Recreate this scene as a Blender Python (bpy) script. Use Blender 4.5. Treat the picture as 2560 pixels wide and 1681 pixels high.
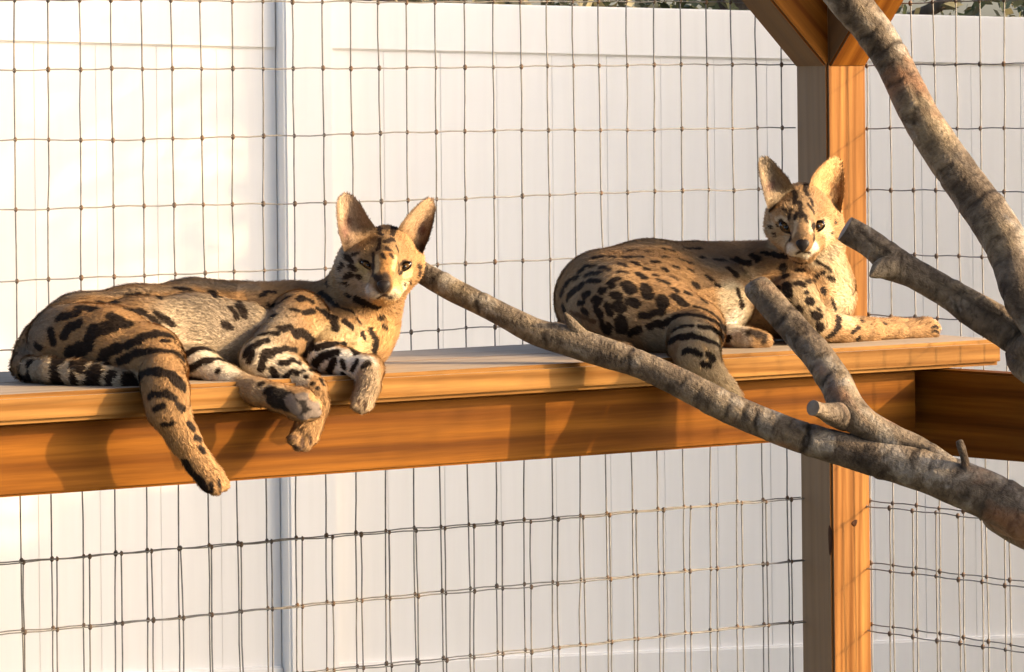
import bpy, bmesh, math, random
import numpy as np
from mathutils import Vector, Matrix, noise
from mathutils.bvhtree import BVHTree

random.seed(7)
rng = np.random.default_rng(7)
for o in list(bpy.data.objects):
    bpy.data.objects.remove(o)
scene = bpy.context.scene
COL = scene.collection
R = math.radians

# ------------------------------------------------------------------ camera, world, sun, exposure
FPX, CX, HY, ROLL, CAMZ = 9680.0, 1280.0, 215.0, 0.0107, 1.62      # photo is 2560 x 1681
RIGHT = Vector((math.cos(ROLL), 0, -math.sin(ROLL)))
UP = Vector((math.sin(ROLL), 0, math.cos(ROLL)))
FWD = Vector((0, 1, 0))
CAM = Vector((0, 0, CAMZ))
cam_d = bpy.data.cameras.new('camera')
cam = bpy.data.objects.new('camera', cam_d)
COL.objects.link(cam)
cam_d.sensor_width = 36.0
cam_d.lens = 36.0 * FPX / 2560.0
cam_d.shift_y = -(840.5 - HY) / 2560.0
cam_d.clip_start = 0.05
cam_d.clip_end = 2000.0
m = Matrix.Identity(4)
for i in range(3):
    m[i][0], m[i][1], m[i][2], m[i][3] = RIGHT[i], UP[i], -FWD[i], CAM[i]
cam.matrix_world = m
scene.camera = cam

SUN_AZ = Vector((0.985, -0.172, 0)).normalized()
SUN_EL = R(20.5)
SUN = Vector((SUN_AZ.x * math.cos(SUN_EL), SUN_AZ.y * math.cos(SUN_EL), math.sin(SUN_EL)))
world = bpy.data.worlds.new('World')
scene.world = world
world.use_nodes = True
wn = world.node_tree
wn.nodes.clear()
sky = wn.nodes.new('ShaderNodeTexSky')
sky.sky_type = 'NISHITA'
sky.sun_disc = False
sky.sun_elevation = SUN_EL
sky.sun_rotation = math.atan2(SUN_AZ.x, SUN_AZ.y)
sky.dust_density = 4.0
sky.air_density = 0.8
sky.ozone_density = 0.4
bg = wn.nodes.new('ShaderNodeBackground')
bg.inputs['Strength'].default_value = 0.15
wo = wn.nodes.new('ShaderNodeOutputWorld')
wn.links.new(sky.outputs[0], bg.inputs['Color'])
wn.links.new(bg.outputs[0], wo.inputs['Surface'])
sun_d = bpy.data.lights.new('sun', 'SUN')
sun_d.energy = 2.0
sun_d.angle = R(0.6)
sun_d.color = (1.0, 0.66, 0.31)
sun_o = bpy.data.objects.new('sun', sun_d)
COL.objects.link(sun_o)
sun_o.rotation_euler = SUN.to_track_quat('Z', 'Y').to_euler()
sun_o.location = (6, -3, 6)
scene.view_settings.view_transform = 'Standard'
scene.view_settings.look = 'None'
scene.view_settings.exposure = 2.08
scene.view_settings.gamma = 1.0
scene.render.engine = 'CYCLES'
scene.cycles.max_bounces = 8

# ------------------------------------------------------------------ pixels to places
TH = R(32)
AX = Vector((math.cos(TH), math.sin(TH), 0))        # along the left mesh wall and the shelf
BX = Vector((math.sin(TH), -math.cos(TH), 0))       # out of that wall, into the enclosure
M0 = Vector((0, 6.07, 0))

def ray(u, v):
    return RIGHT * ((u - CX) / FPX) + UP * ((HY - v) / FPX) + FWD

def Q(u, v, w=0.0):
    """point seen at photo pixel (u, v) lying w metres in front of the left mesh wall"""
    d = ray(u, v)
    t = (w - (CAM - M0).dot(BX)) / d.dot(BX)
    return CAM + d * t

def onplane(u, v, p, n):
    d = ray(u, v)
    return CAM + d * ((p - CAM).dot(n) / d.dot(n))

def pxm(p):
    return p.y / FPX                                  # metres per photo pixel at p

ZOOM = {'1': (0, 440, 1.861), '2': (400, 640, 2.4426), '3': (780, 440, 3.908), '4': (1360, 560, 3.398),
        '5': (1820, 360, 2.895), '6': (1800, 0, 2.791), '7': (1800, 780, 1.734), 's': (0, 0, 1.0), 'b': (1500, 780, 3.967), 'c': (1960, 800, 3.967), 'd': (2000, 480, 4.246)}

def zp(k, x, y):
    a = ZOOM[k]
    return a[0] + x / a[2], a[1] + y / a[2]

def local(p):
    q = p - M0
    return Vector((q.dot(AX), q.dot(BX), p.z))

def unlocal(A, W, Z):
    p = M0 + AX * A + BX * W
    return Vector((p.x, p.y, Z))

# ------------------------------------------------------------------ helpers
def link(o, parent=None):
    COL.objects.link(o)
    if parent:
        o.parent = parent
    return o

def tag(o, label=None, cat=None, group=None, kind=None):
    if label: o['label'] = label
    if cat: o['category'] = cat
    if group: o['group'] = group
    if kind: o['kind'] = kind
    return o

def empty(name, label, cat, loc=(0, 0, 0), group=None):
    o = bpy.data.objects.new(name, None)
    o.location = loc
    o.empty_display_size = 0.1
    link(o)
    return tag(o, label, cat, group)

def meshobj(name, verts, faces, mat, parent=None, smooth=False):
    me = bpy.data.meshes.new(name)
    me.from_pydata([tuple(v) for v in verts], [], [tuple(f) for f in faces])
    me.validate()
    if smooth:
        me.polygons.foreach_set('use_smooth', [True] * len(me.polygons))
    me.materials.append(mat)
    o = bpy.data.objects.new(name, me)
    link(o, parent)
    if parent:
        o.matrix_parent_inverse = Matrix.Translation(-Vector(parent.location))
    return o

def boxobj(name, size, mat, origin, xdir, zdir, parent=None, bevel=0.003):
    """bevelled box of size (lx, ly, lz); its local x runs along xdir; centred on origin"""
    bm = bmesh.new()
    bmesh.ops.create_cube(bm, size=1.0)
    for v in bm.verts:
        v.co.x *= size[0]; v.co.y *= size[1]; v.co.z *= size[2]
    if bevel:
        bmesh.ops.bevel(bm, geom=list(bm.edges), offset=bevel, segments=2, affect='EDGES')
    me = bpy.data.meshes.new(name)
    bm.to_mesh(me); bm.free()
    me.materials.append(mat)
    o = bpy.data.objects.new(name, me)
    link(o, parent)
    x = Vector(xdir).normalized()
    z = Vector(zdir); z = (z - x * z.dot(x)).normalized()
    y = z.cross(x)
    mw = Matrix.Identity(4)
    for i in range(3):
        mw[i][0], mw[i][1], mw[i][2], mw[i][3] = x[i], y[i], z[i], origin[i]
    if parent:
        o.matrix_parent_inverse = Matrix.Translation(-Vector(parent.location))
    o.matrix_basis = mw
    return o

def tube(pts, rads, n=6, cap=True):
    """verts, faces of a tube through pts"""
    vs, fs = [], []
    k = len(pts)
    up0 = Vector((0.31, 0.2, 0.93))
    prev = None
    for i, p in enumerate(pts):
        t = (pts[min(i + 1, k - 1)] - pts[max(i - 1, 0)]).normalized()
        if prev is None:
            s = t.cross(up0)
            if s.length < 0.1:
                s = t.cross(Vector((1, 0, 0)))
        else:
            s = prev - t * prev.dot(t)
        s.normalize(); prev = s
        c = t.cross(s)
        r = rads[i] if hasattr(rads, '__len__') else rads
        for j in range(n):
            a = 2 * math.pi * j / n
            vs.append(p + (s * math.cos(a) + c * math.sin(a)) * r)
    for i in range(k - 1):
        for j in range(n):
            fs.append((i * n + j, i * n + (j + 1) % n, (i + 1) * n + (j + 1) % n, (i + 1) * n + j))
    if cap:
        fs.append(tuple(range(n - 1, -1, -1)))
        fs.append(tuple(range((k - 1) * n, k * n)))
    return vs, fs

# ------------------------------------------------------------------ materials
class NT:
    def __init__(self, name, rough=0.6):
        self.m = bpy.data.materials.new(name)
        self.m.use_nodes = True
        self.t = self.m.node_tree
        self.b = self.t.nodes['Principled BSDF']
        self.b.inputs['Roughness'].default_value = rough
    def n(self, typ, **kw):
        x = self.t.nodes.new(typ)
        for k, v in kw.items():
            if k.startswith('_'):
                setattr(x, k[1:], v)
            else:
                x.inputs[k].default_value = v
        return x
    def l(self, a, b):
        self.t.links.new(a, b)
    def ramp(self, fac, stops):
        r = self.n('ShaderNodeValToRGB')
        e = r.color_ramp.elements
        while len(e) < len(stops):
            e.new(0.5)
        for i, (p, c) in enumerate(stops):
            e[i].position = p
            e[i].color = (*c, 1) if len(c) == 3 else c
        self.l(fac, r.inputs[0])
        return r.outputs[0]
    def mix(self, a, b, fac, mode='MIX'):
        x = self.n('ShaderNodeMix', _data_type='RGBA', _blend_type=mode)
        for s, val in ((x.inputs[6], a), (x.inputs[7], b), (x.inputs[0], fac)):
            if hasattr(val, 'links'):
                self.l(val, s)
            elif hasattr(val, '__len__'):
                s.default_value = (*val, 1)
            else:
                s.default_value = val
        return x.outputs[2]
    def coords(self, scale, which='Object'):
        c = self.n('ShaderNodeTexCoord')
        mp = self.n('ShaderNodeMapping')
        mp.inputs['Scale'].default_value = scale
        self.l(c.outputs[which], mp.inputs['Vector'])
        return mp.outputs[0]
    def noise(self, vec, scale, detail=4, rough=0.55, dist=0.0):
        x = self.n('ShaderNodeTexNoise')
        x.inputs['Scale'].default_value = scale
        x.inputs['Detail'].default_value = detail
        x.inputs['Roughness'].default_value = rough
        x.inputs['Distortion'].default_value = dist
        self.l(vec, x.inputs['Vector'])
        return x.outputs[0]
    def bump(self, h, strength, dist=0.002):
        x = self.n('ShaderNodeBump')
        x.inputs['Strength'].default_value = strength
        x.inputs['Distance'].default_value = dist
        self.l(h, x.inputs['Height'])
        self.l(x.outputs[0], self.b.inputs['Normal'])

def wood(name, light, dark, grey=None, grey_amt=0.0, seed=0.0, freq=1.0, side_tint=None):
    """sawn timber, grain along the object's own x axis"""
    w = NT(name, 0.62)
    c = w.n('ShaderNodeTexCoord')
    oi = w.n('ShaderNodeObjectInfo')
    ad = w.n('ShaderNodeVectorMath', _operation='ADD')
    sc = w.n('ShaderNodeVectorMath', _operation='SCALE')
    sc.inputs[0].default_value = (7.3, 3.1, 5.7)
    w.l(oi.outputs['Random'], sc.inputs['Scale'])
    w.l(c.outputs['Object'], ad.inputs[0]); w.l(sc.outputs[0], ad.inputs[1])
    def mp(s):
        q = w.n('ShaderNodeMapping'); q.inputs['Scale'].default_value = s
        w.l(ad.outputs[0], q.inputs['Vector']); return q.outputs[0]
    # growth rings: distorted bands across the section, slowly drifting along the length
    wave = w.n('ShaderNodeTexWave', _wave_type='BANDS', _bands_direction='DIAGONAL')
    wave.inputs['Scale'].default_value = 16.0 * freq
    wave.inputs['Distortion'].default_value = 3.2
    wave.inputs['Detail'].default_value = 2.0
    wave.inputs['Detail Scale'].default_value = 1.1
    w.l(mp((0.022, 1.0, 1.0)), wave.inputs['Vector'])
    fib = w.noise(mp((3.0, 90.0, 90.0)), 2.0, 4, 0.6)
    blot = w.noise(mp((1.6, 5.0, 5.0)), 2.0, 3, 0.5)
    col = w.ramp(wave.outputs[0], [(0.0, dark), (0.35, tuple(0.6 * l + 0.4 * d for l, d in zip(light, dark))), (1.0, light)])
    col = w.mix(col, w.ramp(fib, [(0.3, (0.62, 0.58, 0.54)), (0.7, (1.1, 1.08, 1.05))]), 0.75, 'MULTIPLY')
    stk = w.noise(mp((0.9, 34.0, 34.0)), 1.6, 3, 0.6)
    col = w.mix(col, w.ramp(stk, [(0.35, (0.66, 0.6, 0.54)), (0.62, (1.08, 1.07, 1.06))]), 0.8, 'MULTIPLY')
    col = w.mix(col, w.ramp(blot, [(0.25, (0.72, 0.68, 0.64)), (0.75, (1.12, 1.1, 1.08))]), 0.6, 'MULTIPLY')
    # knots
    vor = w.n('ShaderNodeTexVoronoi')
    vor.inputs['Scale'].default_value = 1.0
    w.l(mp((2.2, 7.0, 7.0)), vor.inputs['Vector'])
    kn = w.ramp(vor.outputs['Distance'], [(0.05, (1, 1, 1)), (0.16, (0, 0, 0))])
    col = w.mix(col, tuple(0.45 * d for d in dark), kn)
    if grey:
        g = w.n('ShaderNodeNewGeometry')
        sx = w.n('ShaderNodeSeparateXYZ'); w.l(g.outputs['True Normal'], sx.inputs[0])
        up = w.ramp(sx.outputs['Z'], [(0.4, (0, 0, 0)), (0.75, (grey_amt,) * 3)])
        gm = w.mix(w.mix(grey, tuple(0.7 * x for x in grey), fib), tuple(0.55 * x for x in grey), w.ramp(stk, [(0.5, (0, 0, 0)), (0.68, (0.8, 0.8, 0.8))]))
        col = w.mix(col, gm, up)
    if side_tint:                                        # faces on one side of the timber take a greyer brown
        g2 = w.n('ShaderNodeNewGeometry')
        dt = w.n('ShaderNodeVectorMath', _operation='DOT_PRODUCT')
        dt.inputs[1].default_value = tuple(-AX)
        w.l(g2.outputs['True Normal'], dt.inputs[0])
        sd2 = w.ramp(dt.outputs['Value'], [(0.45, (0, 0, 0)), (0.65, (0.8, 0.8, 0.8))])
        col = w.mix(col, w.mix(side_tint, tuple(0.55 * x for x in side_tint), stk), sd2)
    w.l(col, w.b.inputs['Base Color'])
    w.b.inputs['Specular IOR Level'].default_value = 0.08
    w.bump(fib, 0.35, 0.001)
    return w.m

M_BOARD = wood('board_wood', (0.285, 0.158, 0.050), (0.185, 0.090, 0.022), grey=(0.40, 0.335, 0.265), grey_amt=0.9, freq=1.8)
M_FASCIA = wood('fascia_wood', (0.195, 0.078, 0.008), (0.115, 0.040, 0.003), freq=0.8)
M_POST = wood('post_wood', (0.290, 0.145, 0.046), (0.175, 0.078, 0.022), freq=2.3, side_tint=(0.27, 0.205, 0.14))
M_BRACE = wood('brace_wood', (0.29, 0.118, 0.018), (0.18, 0.062, 0.009), side_tint=(0.19, 0.135, 0.085))
M_ROOF = wood('roof_wood', (0.26, 0.14, 0.06), (0.16, 0.08, 0.03))

def vinyl():
    w = NT('white_vinyl', 0.42)
    v = w.coords((1, 1, 1))
    a = w.noise(w.coords((0.6, 0.6, 0.15)), 2.0, 3)
    b = w.noise(w.coords((40, 40, 2.0)), 1.0, 3)
    c = w.ramp(a, [(0.3, (0.79, 0.74, 0.675)), (0.7, (0.83, 0.785, 0.72))])
    c = w.mix(c, w.ramp(b, [(0.3, (0.955, 0.952, 0.945)), (0.6, (1, 1, 1))]), 0.8, 'MULTIPLY')
    w.l(c, w.b.inputs['Base Color'])
    return w.m
M_VINYL = vinyl()

def wire():
    w = NT('galvanised_wire', 0.55)
    a = w.noise(w.coords((1, 1, 1)), 60, 3)
    c = w.ramp(a, [(0.35, (0.12, 0.115, 0.11)), (0.65, (0.19, 0.185, 0.18))])
    w.l(c, w.b.inputs['Base Color'])
    w.b.inputs['Metallic'].default_value = 0.1
    return w.m
M_WIRE = wire()

def knotmat():
    w = NT('rusty_knot', 0.7)
    a = w.noise(w.coords((1, 1, 1)), 25, 3)
    c = w.ramp(a, [(0.35, (0.07, 0.06, 0.055)), (0.65, (0.14, 0.085, 0.05))])
    w.l(c, w.b.inputs['Base Color'])
    w.b.inputs['Metallic'].default_value = 0.2
    return w.m
M_KNOT = knotmat()

def bark():
    w = NT('smooth_grey_bark', 0.8)
    at = w.n('ShaderNodeAttribute', _attribute_name='along')     # metres along the limb, angle, limb id
    mpn = w.n('ShaderNodeMapping')
    mpn.inputs['Scale'].default_value = (1, 1, 1)
    w.l(at.outputs['Vector'], mpn.inputs['Vector'])
    ob = w.coords((1, 1, 1))
    big = w.noise(ob, 9, 4, 0.6)
    mid = w.noise(ob, 34, 5, 0.62)
    fine = w.noise(ob, 160, 3, 0.6)
    col = w.ramp(big, [(0.34, (0.078, 0.063, 0.051)), (0.5, (0.138, 0.115, 0.093)), (0.66, (0.215, 0.178, 0.130))])
    col = w.mix(col, w.ramp(mid, [(0.34, (0.42, 0.39, 0.37)), (0.62, (1.18, 1.15, 1.1))]), 0.9, 'MULTIPLY')
    pale = w.ramp(w.noise(ob, 17, 4, 0.5, 0.6), [(0.56, (0, 0, 0)), (0.64, (0.8, 0.8, 0.8))])
    col = w.mix(col, (0.225, 0.205, 0.18), pale)
    rust = w.ramp(w.noise(ob, 6.3, 3, 0.5, 1.0), [(0.60, (0, 0, 0)), (0.70, (0.65, 0.65, 0.65))])
    col = w.mix(col, (0.24, 0.12, 0.065), rust)
    col = w.mix(col, w.ramp(fine, [(0.3, (0.75, 0.74, 0.73)), (0.65, (1.08, 1.07, 1.06))]), 0.6, 'MULTIPLY')
    # ring scars and fine wrinkles round the limb
    sx = w.n('ShaderNodeSeparateXYZ'); w.l(mpn.outputs[0], sx.inputs[0])
    wm = w.n('ShaderNodeMapping'); wm.inputs['Scale'].default_value = (95, 1.1, 0.0)
    w.l(at.outputs['Vector'], wm.inputs['Vector'])
    wr = w.noise(wm.outputs[0], 1.0, 4, 0.65, 0.5)
    col = w.mix(col, w.ramp(wr, [(0.33, (0.45, 0.42, 0.40)), (0.5, (1.0, 1.0, 1.0)), (0.72, (1.22, 1.2, 1.16))]), 0.85, 'MULTIPLY')
    w.l(w.mix(col, (0.018, 0.013, 0.010), sx.outputs['Z']), w.b.inputs['Base Color'])
    w.b.inputs['Specular IOR Level'].default_value = 0.2
    add = w.n('ShaderNodeMath', _operation='ADD')
    w.l(mid, add.inputs[0]); w.l(fine, add.inputs[1])
    ad2 = w.n('ShaderNodeMath', _operation='ADD')
    w.l(add.outputs[0], ad2.inputs[0]); w.l(wr, ad2.inputs[1])
    w.bump(ad2.outputs[0], 0.9, 0.004)
    return w.m
M_BARK = bark()

def cutwood():
    w = NT('sawn_branch_end', 0.8)
    a = w.noise(w.coords((1, 1, 1)), 60, 4)
    w.l(w.ramp(a, [(0.3, (0.13, 0.105, 0.085)), (0.7, (0.23, 0.195, 0.155))]), w.b.inputs['Base Color'])
    return w.m
M_CUT = cutwood()

def ground_mat():
    w = NT('grass_ground', 0.95)
    ob = w.coords((1, 1, 1))
    a = w.noise(ob, 1.3, 5, 0.6)
    b = w.noise(ob, 30, 5, 0.7)
    c = w.ramp(a, [(0.35, (0.11, 0.12, 0.06)), (0.65, (0.30, 0.26, 0.19))])
    c = w.mix(c, w.ramp(b, [(0.3, (0.5, 0.5, 0.5)), (0.7, (1.2, 1.2, 1.2))]), 0.8, 'MULTIPLY')
    w.l(c, w.b.inputs['Base Color'])
    w.bump(b, 0.8, 0.03)
    return w.m
M_GROUND = ground_mat()

def leafmat(name, c1, c2):
    w = NT(name, 0.6)
    oi = w.n('ShaderNodeNewGeometry')
    w.l(w.ramp(oi.outputs['Random Per Island'], [(0.0, c1), (1.0, c2)]), w.b.inputs['Base Color'])
    return w.m
M_LEAF = leafmat('tree_leaf', (0.05, 0.07, 0.025), (0.16, 0.16, 0.07))
M_LEAF2 = leafmat('dry_tree_leaf', (0.08, 0.08, 0.035), (0.24, 0.21, 0.12))

def trunkmat():
    w = NT('tree_trunk', 0.9)
    a = w.noise(w.coords((6, 6, 1.2)), 4, 4)
    w.l(w.ramp(a, [(0.3, (0.06, 0.045, 0.035)), (0.7, (0.16, 0.13, 0.1))]), w.b.inputs['Base Color'])
    w.bump(a, 0.8, 0.02)
    return w.m
M_TRUNK = trunkmat()

def plain(name, col, rough=0.5, spec=0.5):
    w = NT(name, rough)
    a = w.noise(w.coords((1, 1, 1)), 35, 3)
    w.l(w.ramp(a, [(0.3, tuple(0.85 * c for c in col)), (0.7, tuple(min(1, 1.1 * c) for c in col))]), w.b.inputs['Base Color'])
    w.b.inputs['Specular IOR Level'].default_value = spec
    return w.m
M_SHED = plain('shed_siding', (0.62, 0.61, 0.58), 0.7)
M_SHEDROOF = plain('shed_roof', (0.12, 0.11, 0.10), 0.9)

# ------------------------------------------------------------------ ground
g = meshobj('ground', [(-400, -300, 0), (400, -300, 0), (400, 600, 0), (-400, 600, 0)], [(0, 1, 2, 3)], M_GROUND)
tag(g, kind='structure')

# ------------------------------------------------------------------ white vinyl fence beyond the mesh
FA = R(24)
FD = Vector((math.cos(FA), math.sin(FA), 0))
FN = Vector((math.sin(FA), -math.cos(FA), 0))           # faces the enclosure
FP = Vector((0, 9.75, 0))
def F(u, v): return onplane(u, v, FP, FN)
def fs(p): return (p - FP).dot(FD)
fence = empty('vinyl_fence', 'tall white vinyl privacy fence of upright boards behind the wire mesh', 'fence', tuple(FP))
# line of the top edge and of the groove under the top rail, read off the photograph
def lin(p, q):
    a, b = F(*p), F(*q)
    s0, s1 = fs(a), fs(b)
    return lambda s: a.z + (b.z - a.z) * (s - s0) / (s1 - s0)
top_r = lin((900, 3), (2520, 43))
grv_r = lin((815, 131), (2520, 170))
grv_l = lin((0, 112), (660, 129))
bot_r = lin((714, 1662), (2540, 1586))
top_l = lambda s: grv_l(s) + 0.135
s_p0, s_p1 = fs(F(668, 400)), fs(F(812, 400))           # the post
def fence_piece(name, s0, s1, zb, zt, d0, d1, bevel=0.004):
    """upright slab between s0 and s1 along the fence, bottoms/tops as functions of s; d0..d1 depth along FN"""
    bm = bmesh.new()
    vs = []
    for s in (s0, s1):
        for d in (d0, d1):
            for zf in (zb, zt):
                p = FP + FD * s + FN * d
                vs.append(bm.verts.new((p.x, p.y, zf(s))))
    a, b, c, d, e, f, h, i = vs
    for q in ((a, b, d, c), (e, h, i, f)[::1], (a, e, f, b), (c, d, i, h), (a, c, h, e), (b, f, i, d)):
        bm.faces.new(q)
    bmesh.ops.recalc_face_normals(bm, faces=bm.faces)
    if bevel:
        bmesh.ops.bevel(bm, geom=list(bm.edges), offset=bevel, segments=2, affect='EDGES')
    me = bpy.data.meshes.new(name)
    bm.to_mesh(me); bm.free()
    me.materials.append(M_VINYL)
    o = bpy.data.objects.new(name, me)
    link(o, fence)
    o.matrix_parent_inverse = Matrix.Translation(-Vector(fence.location))
    return o
BW = 0.152
zero = lambda s: 0.03
for side in (0, 1):
    s0, s1 = (s_p1 + 0.001, s_p1 + 5.2) if side else (s_p0 - 5.2, s_p0 + 0.02)
    top, grv = (top_r, grv_r) if side else (top_l, grv_l)
    n = int((s1 - s0) / BW)
    bw = (s1 - s0) / n
    for k in range(n):
        a = s0 + k * bw
        dd = random.uniform(-0.0004, 0.0004)
        fence_piece('board', a + 0.0002, a + bw - 0.0002, lambda s: bot_r(s) - 0.02, lambda s: grv(s) + 0.03, -0.011 + dd, 0.011 + dd, 0.0009)
    fence_piece('top_rail', s0, s1, lambda s: grv(s) + 0.006, top, -0.03, 0.017, 0.004)
    fence_piece('bottom_rail', s0, s1, lambda s: bot_r(s) - 0.15, bot_r, -0.03, 0.026, 0.005)
fence_piece('post', s_p0 + 0.022, s_p1, zero, lambda s: top_r(s) + 0.05, -0.06, 0.066, 0.006)
fence_piece('post_cap', s_p0 + 0.012, s_p1 + 0.01, lambda s: top_r(s) + 0.052, lambda s: top_r(s) + 0.09, -0.07, 0.076, 0.012)
for sgn, s in ((-1, s_p0 - 5.2), (1, s_p1 + 5.2)):
    fence_piece('post', min(s, s + sgn * 0.127), max(s, s + sgn * 0.127), zero, lambda q: 1.85, -0.06, 0.066, 0.006)

# ------------------------------------------------------------------ trees beyond the fence
def make_tree(x, y, h, rad, n, mat, k, label='leafy green tree rising behind the top of the white fence', group='trees behind the fence'):
    rr = np.random.default_rng(100 + k)
    t = empty('leafy_tree', label, 'tree', (x, y, 0), group)
    pts, rd = [], []
    for i in range(7):
        f = i / 6
        pts.append(Vector((x + 0.12 * math.sin(3 * f + k), y + 0.1 * math.cos(2.3 * f + k), f * h * 0.75)))
        rd.append(0.13 * (1 - 0.75 * f))
    V, Fc = tube(pts, rd, 9)
    for j in range(7):
        a = 2.4 * j + k
        f = 0.4 + 0.08 * j
        p0 = pts[min(6, int(f * 6))]
        p1 = p0 + Vector((math.cos(a) * rad * 0.7, math.sin(a) * rad * 0.7, 0.5 + 0.1 * j))
        v2, f2 = tube([p0, (p0 + p1) / 2 + Vector((0, 0, 0.1)), p1], [0.05, 0.035, 0.012], 6)
        o = len(V); V += v2; Fc += [tuple(i + o for i in q) for q in f2]
    meshobj('trunk', V, Fc, M_TRUNK, t, True)
    # crown: leaf-sized faces gathered in clumps
    nc = 60
    cd = rr.normal(size=(nc, 3)); cd /= np.linalg.norm(cd, axis=1)[:, None]
    cc = cd * (rr.random((nc, 1)) ** 0.4) * np.array([rad, rad, h * 0.42]) + np.array([x, y, h * 0.6])
    idx = rr.integers(0, nc, n)
    ctr = cc[idx] + rr.normal(size=(n, 3)) * 0.24
    ctr[:, 2] = np.maximum(ctr[:, 2], 0.5)
    d1 = rr.normal(size=(n, 3)); d1 /= np.linalg.norm(d1, axis=1)[:, None]
    d2 = np.cross(d1, rr.normal(size=(n, 3))); d2 /= np.linalg.norm(d2, axis=1)[:, None]
    sz = rr.uniform(0.016, 0.04, (n, 1))
    v = np.stack([ctr - d1 * sz, ctr + d2 * sz * 0.5, ctr + d1 * sz, ctr - d2 * sz * 0.5], axis=1).reshape(-1, 3)
    f = np.arange(4 * n).reshape(-1, 4)
    meshobj('crown', v.tolist(), f.tolist(), mat, t)
for k, (x, y, h, rd) in enumerate([(-4.6, 12.4, 4.4, 1.5), (-2.4, 13.2, 5.2, 1.7), (-0.6, 12.3, 4.3, 1.4), (0.9, 13.6, 5.4, 1.7),
                                   (2.5, 12.9, 4.2, 1.5), (4.4, 13.9, 5.0, 1.8)]):
    make_tree(x, y, h, rd, 16000, M_LEAF if k % 2 else M_LEAF2, k)

# ------------------------------------------------------------------ unseen house added at the right, shaped to keep low sun off the fence
SP = Vector((-SUN_AZ.y, SUN_AZ.x, 0))                    # across the sunlight
def sunpos(q, p, z=0.0):
    v = SUN_AZ * q + SP * p
    return Vector((v.x, v.y, z))
house = empty('shade_house', 'unseen pale house with a lower wing, added to shade the fence', 'house', tuple(sunpos(4.5, 9.5)))
def housebox(name, q0, q1, p0, p1, z0, z1, mat):
    return boxobj(name, (q1 - q0, p1 - p0, z1 - z0), mat, sunpos((q0 + q1) / 2, (p0 + p1) / 2, (z0 + z1) / 2), SUN_AZ, (0, 0, 1), house, 0.01)
P0 = F(625, 700).dot(SP)
housebox('wall', 3.0, 6.5, P0, P0 + 1.75, 0, 3.85, M_SHED)
housebox('roof', 2.85, 6.65, P0 - 0.03, P0 + 1.85, 3.853, 3.98, M_SHEDROOF)
housebox('wing_wall', 3.2, 6.2, P0 - 1.5, P0 + 0.06, 0, 2.6, M_SHED)  # wing added and sized to shade the lower left of the fence
housebox('wing_roof', 3.05, 6.3, P0 - 1.6, P0 + 0.05, 2.603, 2.72, M_SHEDROOF)
make_tree(*tuple(sunpos(1.3, P0 - 0.5).xy), 4.3, 0.95, 11500, M_LEAF, 9, 'unseen leafy tree added to filter the sun on the fence', None)  # added out of view so its leaves thin the sun on the fence
for q in (3.6, 4.9):
    wv = housebox('window', q, q + 0.8, P0 - 1.52, P0 - 1.499, 1.0, 2.1, M_SHEDROOF)

# ------------------------------------------------------------------ unseen hedge added behind the camera to cut sky light on the shelf
def hedge():
    rr = np.random.default_rng(55)
    h = empty('sky_block_hedge', 'unseen evergreen hedge added to block low sky light', 'hedge', (-2, -4.2, 0))
    NX, NZ = 60, 18
    V, Fc = [], []
    for side in (0, 1):
        for i in range(NX + 1):
            for j in range(NZ + 1):
                x = -14 + 23 * i / NX; z = 4.0 * j / NZ
                p = Vector((x * 0.8, 3.0 * side, z * 0.8))
                y = (-3.6 if side == 0 else -5.0) + (0.35 * noise.noise(p) + 0.2 * noise.noise(p * 3)) * (1 if side == 0 else -1)
                if j == NZ: y = -4.3
                V.append((x, y, z + (0.3 * noise.noise(p * 1.7) if j > NZ - 3 else 0)))
    n = (NX + 1) * (NZ + 1)
    for side in (0, 1):
        for i in range(NX):
            for j in range(NZ):
                a = side * n + i * (NZ + 1) + j
                Fc.append((a, a + 1, a + NZ + 2, a + NZ + 1))
    meshobj('crown', V, Fc, M_LEAF, h)
    k = 9000
    ctr = np.stack([rr.uniform(-14, 9, k), -3.6 + rr.normal(size=k) * 0.25, rr.uniform(0.1, 4.1, k)], axis=1)
    d1 = rr.normal(size=(k, 3)); d1 /= np.linalg.norm(d1, axis=1)[:, None]
    d2 = np.cross(d1, rr.normal(size=(k, 3))); d2 /= np.linalg.norm(d2, axis=1)[:, None]
    v = np.stack([ctr - d1 * 0.1, ctr + d2 * 0.06, ctr + d1 * 0.1, ctr - d2 * 0.06], axis=1).reshape(-1, 3)
    fo = meshobj('foliage', v.tolist(), np.arange(4 * k).reshape(-1, 4).tolist(), M_LEAF, h)
    fo['kind'] = 'stuff'
hedge()

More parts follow.
